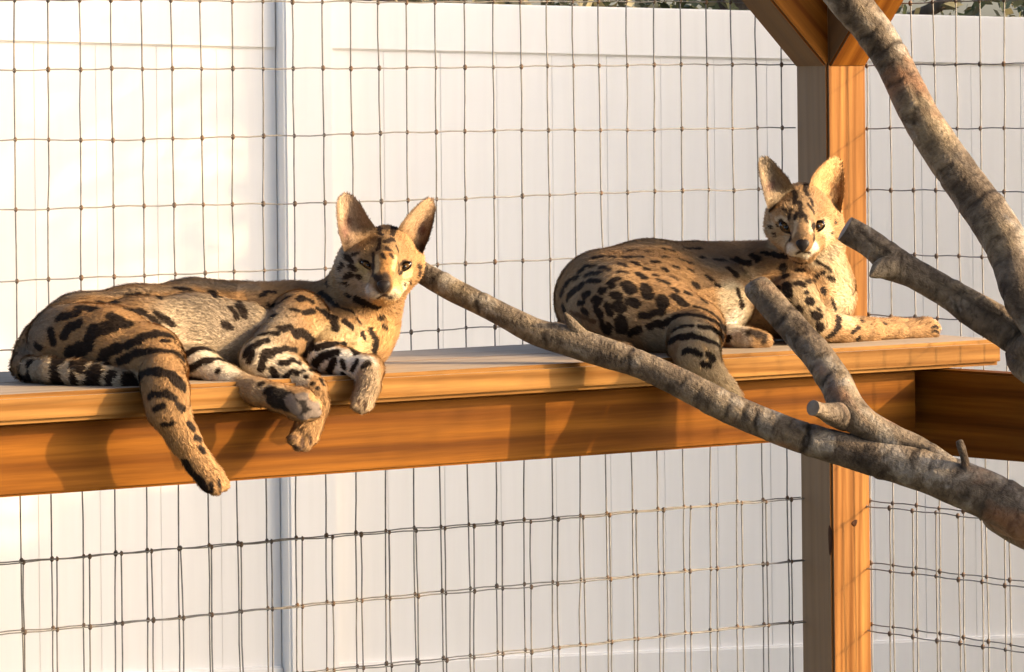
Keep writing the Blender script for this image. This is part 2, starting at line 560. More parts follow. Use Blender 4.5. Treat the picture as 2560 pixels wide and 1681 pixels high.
# ------------------------------------------------------------------ corner post with two knee braces
PS = 0.089
L0 = Q(1990, 300, 0.0)                                   # where the left mesh meets the post
a_L = local(L0).x
PW, PD = 0.080, 0.086                                    # along AX, along BX
a0, a1 = a_L, a_L + PW
frame = empty('corner_post', 'square timber corner post with two knee braces at its top', 'post', tuple(unlocal((a0 + a1) / 2, PD / 2, 0)))
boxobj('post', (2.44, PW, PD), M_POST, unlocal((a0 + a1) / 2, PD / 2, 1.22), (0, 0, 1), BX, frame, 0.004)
def post_knot(u, v, plane_p, plane_n, ru, rv, ang):
    p = onplane(u, v, plane_p, plane_n)
    sx = Vector((plane_n.y, -plane_n.x, 0)); sx = sx if sx.x > 0 else -sx
    sy = Vector((0, 0, 1))
    xx = sx * math.cos(ang) + sy * math.sin(ang); yy = -sx * math.sin(ang) + sy * math.cos(ang)
    V, Fc = [p + plane_n * 0.0012], []
    for r_, hgt in ((0.5, 0.0013), (0.85, 0.0009), (1.0, 0.0003)):
        for j in range(18):
            a = 2 * math.pi * j / 18
            k_ = r_ * (1 + 0.12 * math.sin(3 * a + 1))
            V.append(p + xx * (math.cos(a) * ru * k_) + yy * (math.sin(a) * rv * k_) + plane_n * hgt)
    for j in range(18):
        Fc.append((0, 1 + j, 1 + (j + 1) % 18))
        for q in (0, 18):
            Fc.append((1 + q + j, 19 + q + j, 19 + q + (j + 1) % 18, 1 + q + (j + 1) % 18))
    meshobj('wood_knot', V, Fc, M_KNOTW, frame, True)
M_KNOTW = plain('wood_knot', (0.045, 0.018, 0.008), 0.7, 0.1)
post_knot(2136, 1308, unlocal(a0, PD, 0), BX, 0.0065, 0.0050, 0.6)
post_knot(2076, 1350, unlocal(a0, PD, 0), -AX, 0.006, 0.024, 0.0)
zb = Q(2070, 168, PD).z                                  # foot of the braces
T = 0.085
LB = 1.15
# left brace: rises to the left, fixed to the post's left face
dl = (Vector((0, 0, 1)) - AX).normalized()
nl = (Vector((0, 0, 1)) + AX).normalized()
foot = unlocal(a0, PD / 2, zb)
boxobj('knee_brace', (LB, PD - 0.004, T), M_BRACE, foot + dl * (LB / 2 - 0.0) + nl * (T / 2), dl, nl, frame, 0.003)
dr = (Vector((0, 0, 1)) + BX).normalized()
nr = (Vector((0, 0, 1)) - BX).normalized()
foot = unlocal((a0 + a1) / 2 + 0.002, PD, zb)
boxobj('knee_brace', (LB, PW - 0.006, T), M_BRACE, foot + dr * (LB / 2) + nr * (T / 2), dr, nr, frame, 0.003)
# roof on header beams above the frame of the picture; the braces carry it
roof = empty('enclosure_roof', 'flat timber roof over the enclosure carried by the corner post', 'roof', tuple(unlocal(a0 - 1.2, 1.1, 2.44)))
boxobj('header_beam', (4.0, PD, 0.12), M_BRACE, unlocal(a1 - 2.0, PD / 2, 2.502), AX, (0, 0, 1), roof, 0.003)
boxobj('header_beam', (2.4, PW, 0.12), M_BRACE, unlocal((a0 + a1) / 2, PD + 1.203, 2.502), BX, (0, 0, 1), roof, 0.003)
for k in range(14):
    boxobj('roof_board', (2.75, 0.283, 0.022), M_ROOF, unlocal(a1 + 0.05 - 0.145 - 0.287 * k, 1.15, 2.576), BX, (0, 0, 1), roof, 0.002)

# ------------------------------------------------------------------ shelf
SW = 0.46                                                # front edge, metres in front of the mesh
zs = Q(1280, 917, SW).z                                  # top of the shelf boards
TB = 0.040
aE = local(Q(2506, 870, SW)).x                           # right end of the boards
aS = aE - 3.1
shelf = empty('cat_shelf', 'long timber shelf with grey weathered top on an orange-brown beam', 'shelf', tuple(unlocal((aS + aE) / 2, 0.3, zs)))
boxobj('plank', (aE - aS, 0.203, TB), M_BOARD, unlocal((aS + aE) / 2, SW - 0.1015, zs - TB / 2), AX, (0, 0, 1), shelf, 0.006)
aE2 = a0 - 0.004
boxobj('plank', (aE2 - aS, 0.203, TB), M_BOARD, unlocal((aS + aE2) / 2, SW - 0.1015 - 0.207, zs - TB / 2 - 0.001), AX, (0, 0, 1), shelf, 0.006)
# beam under the front edge
FW = SW - 0.038
aF = local(Q(2292, 1000, FW)).x
FH = 0.098
boxobj('front_beam', (aF - aS, 0.038, FH), M_FASCIA, unlocal((aS + aF) / 2, FW - 0.019, zs - TB - 0.0015 - FH / 2), AX, (0, 0, 1), shelf, 0.004)
# beam at the end, running forward out of the picture
p_in = Q(2362, 915, SW)
B2 = Vector((math.cos(R(48)), -math.sin(R(48)), 0))
N2 = Vector((B2.y, -B2.x, 0))
if N2.dot(AX) < 0: N2 = -N2
EH = 0.132
st = p_in - B2 * 0.085 + N2 * 0.019
boxobj('end_beam', (1.9, 0.038, EH), M_FASCIA, (st.x + B2.x * 0.95, st.y + B2.y * 0.95, zs - TB - 0.002 - EH / 2), B2, (0, 0, 1), shelf, 0.004)
boxobj('rear_beam', (aE2 - aS, 0.038, FH), M_FASCIA, unlocal((aS + aE2) / 2, 0.09, zs - TB - 0.003 - FH / 2), AX, (0, 0, 1), shelf, 0.004)

# ------------------------------------------------------------------ wire mesh
def wire_panel(name, label, origin, du, nrm, span, cell_u, cell_z, phase_u, phase_z, z0, z1, seed, rad=0.00118, wav=0.6):
    """knotted stock mesh: every wire a part. origin: a point on the plane; du: direction along it; span: (s0, s1) metres"""
    rr = random.Random(seed)
    root = empty(name, label, 'wire mesh', tuple(origin.xy) + (0.0,), 'wire mesh walls of the enclosure')
    us = []
    s = phase_u
    while s > span[0]: s -= cell_u
    s += cell_u
    while s < span[1]:
        us.append(s); s += cell_u
    zs_ = []
    z = phase_z
    while z > z0: z -= cell_z
    z += cell_z
    while z < z1:
        zs_.append(z); z += cell_z
    off = {}
    for j, z in enumerate(zs_):
        ph, am = rr.uniform(0, 6.28), rr.uniform(0.0004, 0.0018)
        for i, u in enumerate(us):
            off[i, j] = (rr.gauss(0, 0.0011) * wav + 0.0022 * math.sin(0.35 * j + 0.9 * i + seed), rr.gauss(0, 0.0009) * wav + am * math.sin(0.33 * i + ph))
    def P(i, j, dn=0.0):
        o = off[i, j]
        p = origin + du * (us[i] + o[0]) + nrm * dn
        return Vector((p.x, p.y, zs_[j] + o[1]))
    for i in range(len(us)):
        pts = []
        for j in range(len(zs_)):
            pts.append(P(i, j))
            if j + 1 < len(zs_):
                q = (P(i, j) + P(i, j + 1)) / 2
                pts.append(q + du * rr.gauss(0, 0.0009) * wav)
        pts = [pts[0] - Vector((0, 0, 0.004))] + pts + [pts[-1] + Vector((0, 0, 0.004))]
        v, f = tube(pts, rad, 5)
        meshobj('upright_wire', v, f, M_WIRE, root, True)
    for j in range(len(zs_)):
        pts = []
        for i in range(len(us)):
            pts.append(P(i, j, 0.002))
            if i + 1 < len(us):
                q = (P(i, j, 0.002) + P(i + 1, j, 0.002)) / 2
                pts.append(q + Vector((0, 0, (0.0013 if (i + j) % 2 else -0.0013) * wav)))
        pts = [pts[0] - du * max(0.02, us[0] - span[0])] + pts + [pts[-1] + du * (span[1] - us[-1])]
        v, f = tube(pts, rad * 0.9, 5)
        meshobj('level_wire', v, f, M_WIRE, root, True)
    V, Fc = [], []
    for (i, j), o in off.items():
        p = P(i, j, 0.001)
        k = rr.uniform(0.8, 1.15)
        sc = (0.0034 * k, 0.003 * k, 0.0044 * k)
        b = len(V)
        for th in (0.5, 1.2, 1.94, 2.64):
            for a in range(6):
                x = math.sin(th) * math.cos(a * math.pi / 3); y = math.sin(th) * math.sin(a * math.pi / 3)
                V.append(p + du * x * sc[0] + nrm * y * sc[1] + Vector((0, 0, math.cos(th) * sc[2])))
        for r in range(3):
            for a in range(6):
                Fc.append((b + r * 6 + a, b + r * 6 + (a + 1) % 6, b + (r + 1) * 6 + (a + 1) % 6, b + (r + 1) * 6 + a))
        Fc.append(tuple(b + x for x in range(5, -1, -1))); Fc.append(tuple(b + 18 + x for x in range(6)))
    k = meshobj('wire_knots', V, Fc, M_KNOT, root, True)
    k['kind'] = 'stuff'
    return root
CU, CZ = 0.0508, 0.1016
ph = local(Q(43, 527, 0))
zr = Q(0, 177, 0).z
w0 = Vector((M0.x, M0.y, 0))
wire_panel('wire_mesh', 'rectangular wire mesh wall running behind the shelf and both cats', w0, AX, BX, (local(Q(-950, 500, 0)).x, a_L - 0.001), CU, CZ, ph.x, zr, 0.05, 2.44, 3)
wb = M0 + BX * 0.012
ph2 = local(Q(63, 1404, 0.012))
wire_panel('wire_mesh', 'second layer of wire mesh doubling the wall below the shelf', Vector((wb.x, wb.y, 0)), AX, BX, (local(Q(-950, 500, 0)).x, a_L - 0.001), CU, CZ, ph2.x,
           Q(63, 1405, 0.012).z, 0.05, Q(63, 1400, 0.012).z, 5)
# right wall: starts on the post's outer corner and comes forward to the right
B3 = Vector((math.cos(R(50)), -math.sin(R(50)), 0))
N3 = Vector((-B3.y, B3.x, 0))
if N3.dot(AX) > 0: N3 = -N3
PR = unlocal(a1 + 0.004, PD * 0.75, 0)
wire_panel('wire_mesh', 'wire mesh wall to the right of the corner post', PR, B3, N3, (-0.012, 1.6), CU, CZ, 0.066, zr - 0.004, 0.05, 2.44, 8)
pr2 = PR + N3 * 0.014
wire_panel('wire_mesh', 'lower second layer of mesh to the right of the corner post', pr2, B3, N3, (-0.012, 1.6), CU, CZ, 0.070, zr - 0.012 - 7 * CZ, 0.05, zr - 6.6 * CZ, 9)

# ------------------------------------------------------------------ branches
def catmull(P, step):
    out = []
    n = len(P)
    for i in range(n - 1):
        p0, p1, p2, p3 = P[max(i - 1, 0)], P[i], P[i + 1], P[min(i + 2, n - 1)]
        k = max(2, int((p2[0] - p1[0]).length / step))
        for j in range(k):
            t = j / k
            def cr(a, b, c, d):
                return 0.5 * ((2 * b) + (c - a) * t + (2 * a - 5 * b + 4 * c - d) * t * t + (3 * b - a - 3 * c + d) * t ** 3)
            out.append((cr(p0[0], p1[0], p2[0], p3[0]), cr(p0[1], p1[1], p2[1], p3[1])))
    out.append(P[-1])
    return out

def bark_marks(o, z, strokes):
    """cracks and ring scars traced from the photograph, laid on the limb's own surface"""
    me = o.data
    co = np.empty(len(me.vertices) * 3); me.vertices.foreach_get('co', co); co = co.reshape(-1, 3)
    bv = BVHTree.FromPolygons([tuple(c) for c in co], [tuple(p.vertices) for p in me.polygons])
    at = np.empty(len(co) * 3); me.attributes['along'].data.foreach_get('vector', at); at = at.reshape(-1, 3)
    no = np.empty(len(co) * 3); me.vertices.foreach_get('normal', no); no = no.reshape(-1, 3)
    for q in strokes:
        pts = []
        for i in range(1, len(q), 2):
            h = bv.ray_cast(CAM, ray(*zp(z, q[i], q[i + 1])).normalized())[0]
            if h is not None: pts.append(np.array(h))
        if len(pts) < 2: continue
        r = max(0.0030, q[0] / 2 / ZOOM[z][2] * (5.3 / FPX))
        d = np.full(len(co), 9.0)
        for a, b in zip(pts[:-1], pts[1:]):
            ba = b - a
            h = np.clip(((co - a) @ ba) / max(ba @ ba, 1e-12), 0, 1)
            d = np.minimum(d, np.linalg.norm(co - a - h[:, None] * ba, axis=1))
        g_ = np.exp(-(d / r) ** 2)
        at[:, 2] = np.maximum(at[:, 2], 0.92 * g_)
        co -= no * (g_ * 0.0022)[:, None]
    me.vertices.foreach_set('co', co.ravel())
    me.attributes['along'].data.foreach_set('vector', at.ravel())
    me.update()

def limb(name, spec, root, seed, n=28, step=0.0035, rings=0.075, cut_start=False, cut_end=False, lump=0.06):
    """spec: (u, v, w, radius in photo px) or (Vector, radius in m)"""
    P = []
    for q in spec:
        if isinstance(q[0], Vector):
            P.append((q[0], q[1]))
        else:
            p = Q(q[0], q[1], q[2]); P.append((p, q[3] * pxm(p)))
    C = catmull(P, step)
    rr = random.Random(seed)
    k = len(C)
    dist = [0.0]
    for i in range(1, k):
        dist.append(dist[-1] + (C[i][0] - C[i - 1][0]).length)
    scars = []
    d = rr.uniform(0.02, rings)
    while d < dist[-1]:
        scars.append((d, rr.uniform(0.3, 1.0), rr.uniform(0, 6.28), rr.uniform(0.7, 1.3), rr.uniform(-0.5, 0.5)))
        d += rr.uniform(0.35, 1.7) * rings
    vs, fs_, along = [], [], []
    prev = None
    for i, (p, r) in enumerate(C):
        near_s = [q for q in scars if abs(q[0] - dist[i]) < 0.02 + r]
        t = (C[min(i + 1, k - 1)][0] - C[max(i - 1, 0)][0]).normalized()
        if prev is None:
            s = t.cross(Vector((0.31, 0.2, 0.93)))
        else:
            s = prev - t * prev.dot(t)
        s.normalize(); prev = s
        c = t.cross(s)
        for j in range(n):
            a = 2 * math.pi * j / n
            dr_ = s * math.cos(a) + c * math.sin(a)
            q = p + dr_ * r
            nz = noise.noise(q * 11 + Vector((seed, 0, 0))) * lump + noise.noise(q * 30 + Vector((0, seed, 0))) * lump * 0.55 + noise.noise(q * 75) * lump * 0.3
            sc = 0.0
            for (d0, am, pa, wd, sl) in near_s:
                x = dist[i] - d0 - sl * r * math.cos(a - pa) * 0.6 - 0.003 * math.sin(3 * a + pa)
                if abs(x) < 0.02:
                    g_ = max(0.0, 0.35 + 0.65 * math.cos((a - pa) / wd)) * am
                    sc += g_ * math.exp(-(x / 0.0034) ** 2) * 1.5
                    nz += g_ * 0.07 * math.exp(-((x - 0.008) / 0.007) ** 2) - g_ * 0.07 * math.exp(-(x / 0.003) ** 2)
            vs.append(p + dr_ * r * (1 + nz))
            along.append((dist[i], a, min(0.9, sc)))
    for i in range(k - 1):
        for j in range(n):
            fs_.append((i * n + j, i * n + (j + 1) % n, (i + 1) * n + (j + 1) % n, (i + 1) * n + j))
    caps = []
    for base, sgn in ((0, -1), ((k - 1) * n, 1)):
        ctr = sum((vs[base + j] for j in range(n)), Vector()) / n
        vs.append(ctr + (C[-1][0] - C[-2][0]).normalized() * (0.002 if sgn > 0 else 0) )
        along.append((0, 0, 0))
        ci = len(vs) - 1
        for j in range(n):
            f = (ci, base + j, base + (j + 1) % n)
            fs_.append(f if sgn > 0 else f[::-1])
            caps.append((len(fs_) - 1, sgn))
    o = meshobj(name, vs, fs_, M_BARK, root, True)
    o.data.materials.append(M_CUT)
    for fi, sgn in caps:
        if (sgn < 0 and cut_start) or (sgn > 0 and cut_end):
            o.data.polygons[fi].material_index = 1
            o.data.polygons[fi].use_smooth = False
    at = o.data.attributes.new('along', 'FLOAT_VECTOR', 'POINT')
    at.data.foreach_set('vector', [x for a in along for x in a])
    return o

def bw(u):                                               # depth of the low branch along its run
    return 0.487 + (u - 1490) * 0.00040
low = empty('fallen_branch', 'long grey branch leaning on the shelf edge, forking in front of the spotted cats', 'branch', (2.0, 4.1, 0))
gp = Vector((1.75, 4.25, 0.55)); ge = Vector((2.15, 3.9, 0.02))
L1 = limb('limb', [(1050, 679, bw(1050), 27), (1130, 724, bw(1130), 29), (1210, 764, bw(1210), 30), (1280, 800, bw(1280), 31), (1345, 832, bw(1345), 34), (1410, 850, bw(1410), 38), (1480, 872, bw(1480), 38),
              (1588, 907, bw(1588), 34.5), (1670, 943, bw(1670), 36), (1752, 984, bw(1752), 38), (1830, 1024, bw(1830), 39), (1903, 1056, bw(1903), 39), (1980, 1085, bw(1980), 40),
              (2055, 1109, bw(2055), 41), (2175, 1143, bw(2175), 44), (2319, 1180, bw(2319), 54), (2440, 1226, bw(2440), 60), (2560, 1289, bw(2560), 62), (2700, 1372, bw(2700), 66),
              (gp, 0.045), (ge, 0.055)], low, 1, cut_start=True)
L2 = limb('side_limb', [(1884, 706, 0.560, 26), (1893, 719, 0.565, 35), (1920, 750, 0.58, 37), (1951, 785, 0.60, 37.5), (2014, 857, 0.64, 39), (2040, 885, 0.66, 40), (2089, 955, 0.70, 42),
                   (2118, 1017, 0.735, 45), (2165, 1062, 0.755, 40), (2230, 1094, 0.775, 34), (2300, 1122, 0.80, 28), (2370, 1160, bw(2370) + .0, 22)], low, 2)
limb('broken_stub', [(2112, 1040, 0.735, 38), (2085, 1036, 0.748, 30), (2060, 1029, 0.760, 22), (2046, 1024, 0.766, 19), (2032, 1020, 0.770, 20)], low, 3, n=18, step=0.003, cut_end=True)
limb('twig_stub', [(2420, 1200, bw(2400) + 0.02, 12), (2412, 1150, bw(2400) + 0.02, 10), (2403, 1118, bw(2400) + 0.02, 11), (2398, 1103, bw(2400) + 0.02, 9)], low, 5, n=14, step=0.003)
limb('broken_stub', [(1478, 862, bw(1450) + 0.005, 20), (1446, 832, bw(1440) + 0.006, 18), (1424, 802, bw(1430) + 0.006, 12), (1412, 784, bw(1430) + 0.006, 4)], low, 6, n=16, step=0.003)

high = empty('leaning_branch', 'thick forked branch with peeling bark leaning up past the corner post', 'branch', (1.9, 4.6, 0))
hp = Vector((1.55, 4.55, 0.85)); he = Vector((1.95, 4.35, 0.02))
L4 = limb('limb', [(1985, -190, 0.50, 54), (2050, -95, 0.53, 53), (2122, 2, 0.56, 51), (2187, 82, 0.585, 49), (2238, 165, 0.61, 46), (2298, 287, 0.65, 48), (2355, 377, 0.68, 51), (2432, 484, 0.72, 53),
              (2490, 566, 0.76, 55), (2532, 650, 0.79, 56), (2558, 740, 0.82, 52), (2622, 850, 0.85, 50), (2700, 980, 0.90, 54), (hp, 0.042), (he, 0.05)], high, 11, rings=0.09, lump=0.075)
L3 = limb('side_limb', [(2112, 572, 0.60, 34), (2127, 581, 0.605, 36), (2160, 600, 0.62, 36), (2190, 620, 0.635, 37), (2236, 657, 0.655, 40), (2294, 690, 0.68, 37), (2377, 737, 0.71, 39), (2447, 782, 0.74, 45),
                   (2518, 824, 0.77, 47), (2590, 884, 0.81, 48), (2655, 950, 0.86, 46)], high, 12, rings=0.12, cut_start=True, lump=0.08)
limb('broken_stub', [(2290, 690, 0.678, 34), (2245, 672, 0.664, 36), (2208, 672, 0.662, 28), (2186, 684, 0.664, 14), (2176, 691, 0.666, 4)], high, 13, n=18, step=0.003)

bark_marks(L4, '6', [(34, 1280, 440, 1320, 510, 1360, 600, 1400, 700), (26, 1362, 740, 1350, 870), (24, 1420, 655, 1500, 720, 1555, 775), (36, 1130, 120, 1195, 160), (12, 1165, 285, 1290, 305), (30, 890, 0, 878, 70),
                     (10, 1080, 330, 1050, 390), (10, 1130, 470, 1200, 440), (10, 1180, 600, 1260, 560), (12, 1600, 1120, 1740, 1060), (10, 1700, 1260, 1790, 1210), (12, 1540, 1200, 1620, 1150), (10, 1880, 1440, 1960, 1390)])
bark_marks(L3, 'd', [(16, 520, 330, 640, 400, 780, 555, 960, 625), (18, 1190, 680, 1100, 780, 1060, 900), (14, 1080, 690, 1000, 800), (12, 1470, 860, 1450, 1060), (14, 1640, 1180, 1680, 1290), (26, 2200, 1040, 2100, 1090), (16, 920, 640, 890, 760)])
bark_marks(L1, 'b', [(15, 1010, 760, 950, 850, 932, 950), (14, 1470, 925, 1420, 990, 1432, 1060), (17, 1785, 1070, 1715, 1160, 1690, 1280), (14, 2110, 1140, 2030, 1240, 2005, 1300), (12, 870, 640, 800, 720), (12, 1560, 1020, 1530, 1080, 1550, 1180),
                     (12, 300, 380, 200, 500), (14, 30, 220, 10, 330), (10, 1270, 930, 1250, 1040)])
bark_marks(L1, 'c', [(14, 280, 1060, 200, 1180), (14, 800, 1260, 740, 1420), (12, 1040, 1290, 980, 1360), (12, 1500, 1350, 1440, 1480)])
bark_marks(L2, 'c', [(14, 580, 515, 430, 540, 380, 650), (14, 400, 805, 600, 800, 790, 835), (12, 320, 370, 430, 330), (18, 560, 900, 690, 950), (12, 100, 200, 200, 120), (12, 1160, 1240, 1420, 1290)])

# ------------------------------------------------------------------ cats: blended tapered limbs -> one continuous skin -> short fur
def smin(a, b, k):
    h = np.maximum(k - np.abs(a - b), 0.0) / k
    return np.minimum(a, b) - h * h * k * 0.25

class Cat:
    def __init__(self):
        self.pr = []                                     # (p0, p1, r0, r1, k, fur)
        self.ears = []
        self.strokes = []                                # (points3d, radius list, colour, softness)
    def pt(self, z, x, y, r, w):
        u, v = zp(z, x, y)
        p = Q(u, v, w)
        return np.array(local(p)), r / ZOOM[z][2] * pxm(p)
    def chain(self, z, pts, k=0.02, fur=0.0075):
        P = [self.pt(z, *q) for q in pts]
        if len(P) == 1:
            self.pr.append((P[0][0], P[0][0] + np.array([0.0005, 0, 0]), P[0][1], P[0][1], k, fur))
        for (a, ra), (b, rb) in zip(P[:-1], P[1:]):
            self.pr.append((a, b, ra, rb, k, fur))
    @staticmethod
    def sd(X, Y, Z, p):
        a, b, ra, rb = p[:4]
        ba = b - a
        bb = float(ba @ ba)
        px, py, pz = X - a[0], Y - a[1], Z - a[2]
        h = np.clip((px * ba[0] + py * ba[1] + pz * ba[2]) / bb, 0, 1)
        return np.sqrt((px - h * ba[0]) ** 2 + (py - h * ba[1]) ** 2 + (pz - h * ba[2]) ** 2) - (ra + (rb - ra) * h)
    def build(self, vox=0.003):
        lo = np.min([np.minimum(p[0], p[1]) - max(p[2], p[3]) for p in self.pr], axis=0) - 0.02
        hi = np.max([np.maximum(p[0], p[1]) + max(p[2], p[3]) for p in self.pr], axis=0) + 0.02
        n = np.ceil((hi - lo) / vox).astype(int) + 1
        ax = [(lo[i] + vox * np.arange(n[i])).astype(np.float32) for i in range(3)]
        Fd = np.full(n, 1.0, np.float32)
        for p in self.pr:
            mr = max(p[2], p[3]) + p[4] + 0.012
            l = np.maximum(((np.minimum(p[0], p[1]) - mr - lo) / vox).astype(int), 0)
            h = np.minimum(((np.maximum(p[0], p[1]) + mr - lo) / vox).astype(int) + 2, n)
            sl = tuple(slice(l[i], h[i]) for i in range(3))
            X = ax[0][sl[0]][:, None, None]; Y = ax[1][sl[1]][None, :, None]; Z = ax[2][sl[2]][None, None, :]
            Fd[sl] = smin(Fd[sl], self.sd(X, Y, Z, p).astype(np.float32), p[4])
        # nothing sinks below the boards where they carry the cat
        S = Fd < 0
        c = [S[i:n[0] - 1 + i, j:n[1] - 1 + j, k:n[2] - 1 + k] for i in (0, 1) for j in (0, 1) for k in (0, 1)]
        cnt = sum(x.astype(np.int8) for x in c)
        cell = np.argwhere((cnt > 0) & (cnt < 8))
        idx = np.full(np.array(n) - 1, -1, np.int32)
        idx[tuple(cell.T)] = np.arange(len(cell))
        acc = np.zeros((len(cell), 3)); num = np.zeros(len(cell))
        for d in range(3):
            o = [e for e in range(3) if e != d]
            for i in (0, 1):
                for j in (0, 1):
                    A = cell.copy(); A[:, o[0]] += i; A[:, o[1]] += j
                    Bc = A.copy(); Bc[:, d] += 1
                    fa, fb = Fd[tuple(A.T)], Fd[tuple(Bc.T)]
                    mk = (fa < 0) != (fb < 0)
                    t = fa[mk] / (fa[mk] - fb[mk])
                    pos = A[mk].astype(float); pos[:, d] += t
                    acc[mk] += pos; num[mk] += 1
        V = lo + vox * acc / num[:, None]
        quads = []
        for d in range(3):
            o = [(d + 1) % 3, (d + 2) % 3]
            sl0 = [slice(None)] * 3; sl1 = [slice(None)] * 3
            sl0[d] = slice(0, -1); sl1[d] = slice(1, None)
            a, b = S[tuple(sl0)], S[tuple(sl1)]
            E = np.argwhere(a != b)
            E = E[(E[:, o[0]] > 0) & (E[:, o[1]] > 0) & (E[:, o[0]] < n[o[0]] - 1) & (E[:, o[1]] < n[o[1]] - 1)]
            ins = a[tuple(E.T)]
            def at(i, j):
                q = E.copy(); q[:, o[0]] -= i; q[:, o[1]] -= j
                return idx[tuple(q.T)]
            q = np.stack([at(1, 1), at(0, 1), at(0, 0), at(1, 0)], axis=1)
            q[~ins] = q[~ins][:, ::-1]
            quads.append(q)
        Fq = np.concatenate(quads)
        # light smoothing
        e = np.concatenate([Fq[:, [0, 1]], Fq[:, [1, 2]], Fq[:, [2, 3]], Fq[:, [3, 0]]])
        deg = np.bincount(e.ravel(), minlength=len(V))[:, None]
        for _ in range(3):
            sm = np.zeros_like(V)
            for q in range(3):
                sm[:, q] = np.bincount(e[:, 0], V[e[:, 1], q], len(V)) + np.bincount(e[:, 1], V[e[:, 0], q], len(V))
            V = 0.5 * V + 0.5 * sm / np.maximum(deg, 1)
        self.V, self.F = V, Fq
        W = self.world(V)
        self.bvh = BVHTree.FromPolygons([tuple(x) for x in W], Fq.tolist())
        return self
    @staticmethod
    def world(V):
        A = np.array(AX); B = np.array(BX); O = np.array(M0)
        W = O + V[:, :1] * A + V[:, 1:2] * B
        W[:, 2] = V[:, 2]
        return W
    def hit(self, z, x, y):
        u, v = zp(z, x, y)
        d = ray(u, v).normalized()
        return self.bvh.ray_cast(CAM, d)
    def mark(self, z, spec, col, soft=0.0012, grow=0.0018):
        """spec: list of strokes, each (width in zoom px, x0, y0, x1, y1, ...)"""
        for q in spec:
            pts = []
            for i in range(1, len(q), 2):
                loc, nr, _, dist = self.hit(z, q[i], q[i + 1])
                if loc is not None:
                    pts.append(np.array(local(loc)))
            if not pts:
                continue
            r = q[0] / 2 / ZOOM[z][2] * (5.5 / FPX) + grow
            self.strokes.append((pts, r, np.array(col) * (1.12 if min(col) > 0.4 else 0.93 if max(col) > 0.06 else 0.8), soft))
    def random_spots(self, n, col, wmax, seed):
        """spots on the far flank, where the photograph does not look"""
        rr = np.random.default_rng(seed)
        sel = self.V[(self.V[:, 1] < wmax) & (self.V[:, 2] > zs + 0.02)]
        if len(sel) == 0: return
        for i in rr.integers(0, len(sel), n):
            self.strokes.append(([sel[i], sel[i] + rr.normal(size=3) * 0.006], rr.uniform(0.004, 0.009), np.array(col), 0.0012))
    def colour(self, P, base, jit=0.0):
        wob = 0.0008 * np.stack([np.sin(P[:, 1] * 410 + 1.3) + np.sin(P[:, 2] * 290 + P[:, 0] * 170),
                                 np.sin(P[:, 0] * 380 + 0.4) + np.sin(P[:, 2] * 330 + P[:, 1] * 120),
                                 np.sin(P[:, 0] * 350 + 2.2) + np.sin(P[:, 1] * 270 + P[:, 0] * 220)], axis=1)
        X = P + wob
        if jit:
            X = X + rng.normal(size=P.shape) * jit
        c = np.tile(np.array(base), (len(P), 1))
        c *= (1 + 0.10 * np.sin(P[:, 0] * 61 + 2 * np.sin(P[:, 2] * 47)) * np.sin(P[:, 2] * 53 + 1.1))[:, None]
        for pts, r, col, soft in self.strokes:
            pts = np.array(pts)
            lo, hi = pts.min(0) - r - 3 * soft, pts.max(0) + r + 3 * soft
            m_ = np.all((X > lo) & (X < hi), axis=1)
            if not m_.any(): continue
            x = X[m_]
            d = np.full(len(x), 9.0)
            seg = list(zip(pts[:-1], pts[1:])) if len(pts) > 1 else [(pts[0], pts[0] + 1e-5)]
            for a, b in seg:
                ba = b - a
                h = np.clip(((x - a) @ ba) / max(ba @ ba, 1e-12), 0, 1)
                d = np.minimum(d, np.linalg.norm(x - a - h[:, None] * ba, axis=1))
            f = np.clip((r + soft - d) / (2 * soft), 0, 1)
            f = (f * f * (3 - 2 * f))[:, None]
            c[m_] = c[m_] * (1 - f) + col * f
        return c

def coat_mat(name, rough):
    w = NT(name, rough)
    at = w.n('ShaderNodeAttribute', _attribute_name='coat')
    ob = w.coords((1, 1, 1))
    nz = w.noise(ob, 220, 3, 0.6)
    c = w.mix(at.outputs['Color'], w.ramp(nz, [(0.3, (0.78, 0.77, 0.76)), (0.7, (1.12, 1.12, 1.12))]), 0.8, 'MULTIPLY')
    w.l(c, w.b.inputs['Base Color'])
    w.b.inputs['Specular IOR Level'].default_value = 0.15
    w.bump(nz, 0.4, 0.002)
    return w.m
M_SKIN = coat_mat('spotted_coat', 0.85)
M_FUR = coat_mat('spotted_fur', 0.8)
def eye_mat():
    w = NT('amber_eye', 0.12)
    a = w.noise(w.coords((1, 1, 1)), 300, 3)
    w.l(w.ramp(a, [(0.3, (0.06, 0.032, 0.010)), (0.7, (0.13, 0.07, 0.02))]), w.b.inputs['Base Color'])
    return w.m
M_EYE = eye_mat()
M_PUPIL = plain('pupil', (0.006, 0.005, 0.005), 0.1)
M_NOSE = plain('nose_leather', (0.012, 0.009, 0.009), 0.5, 0.25)

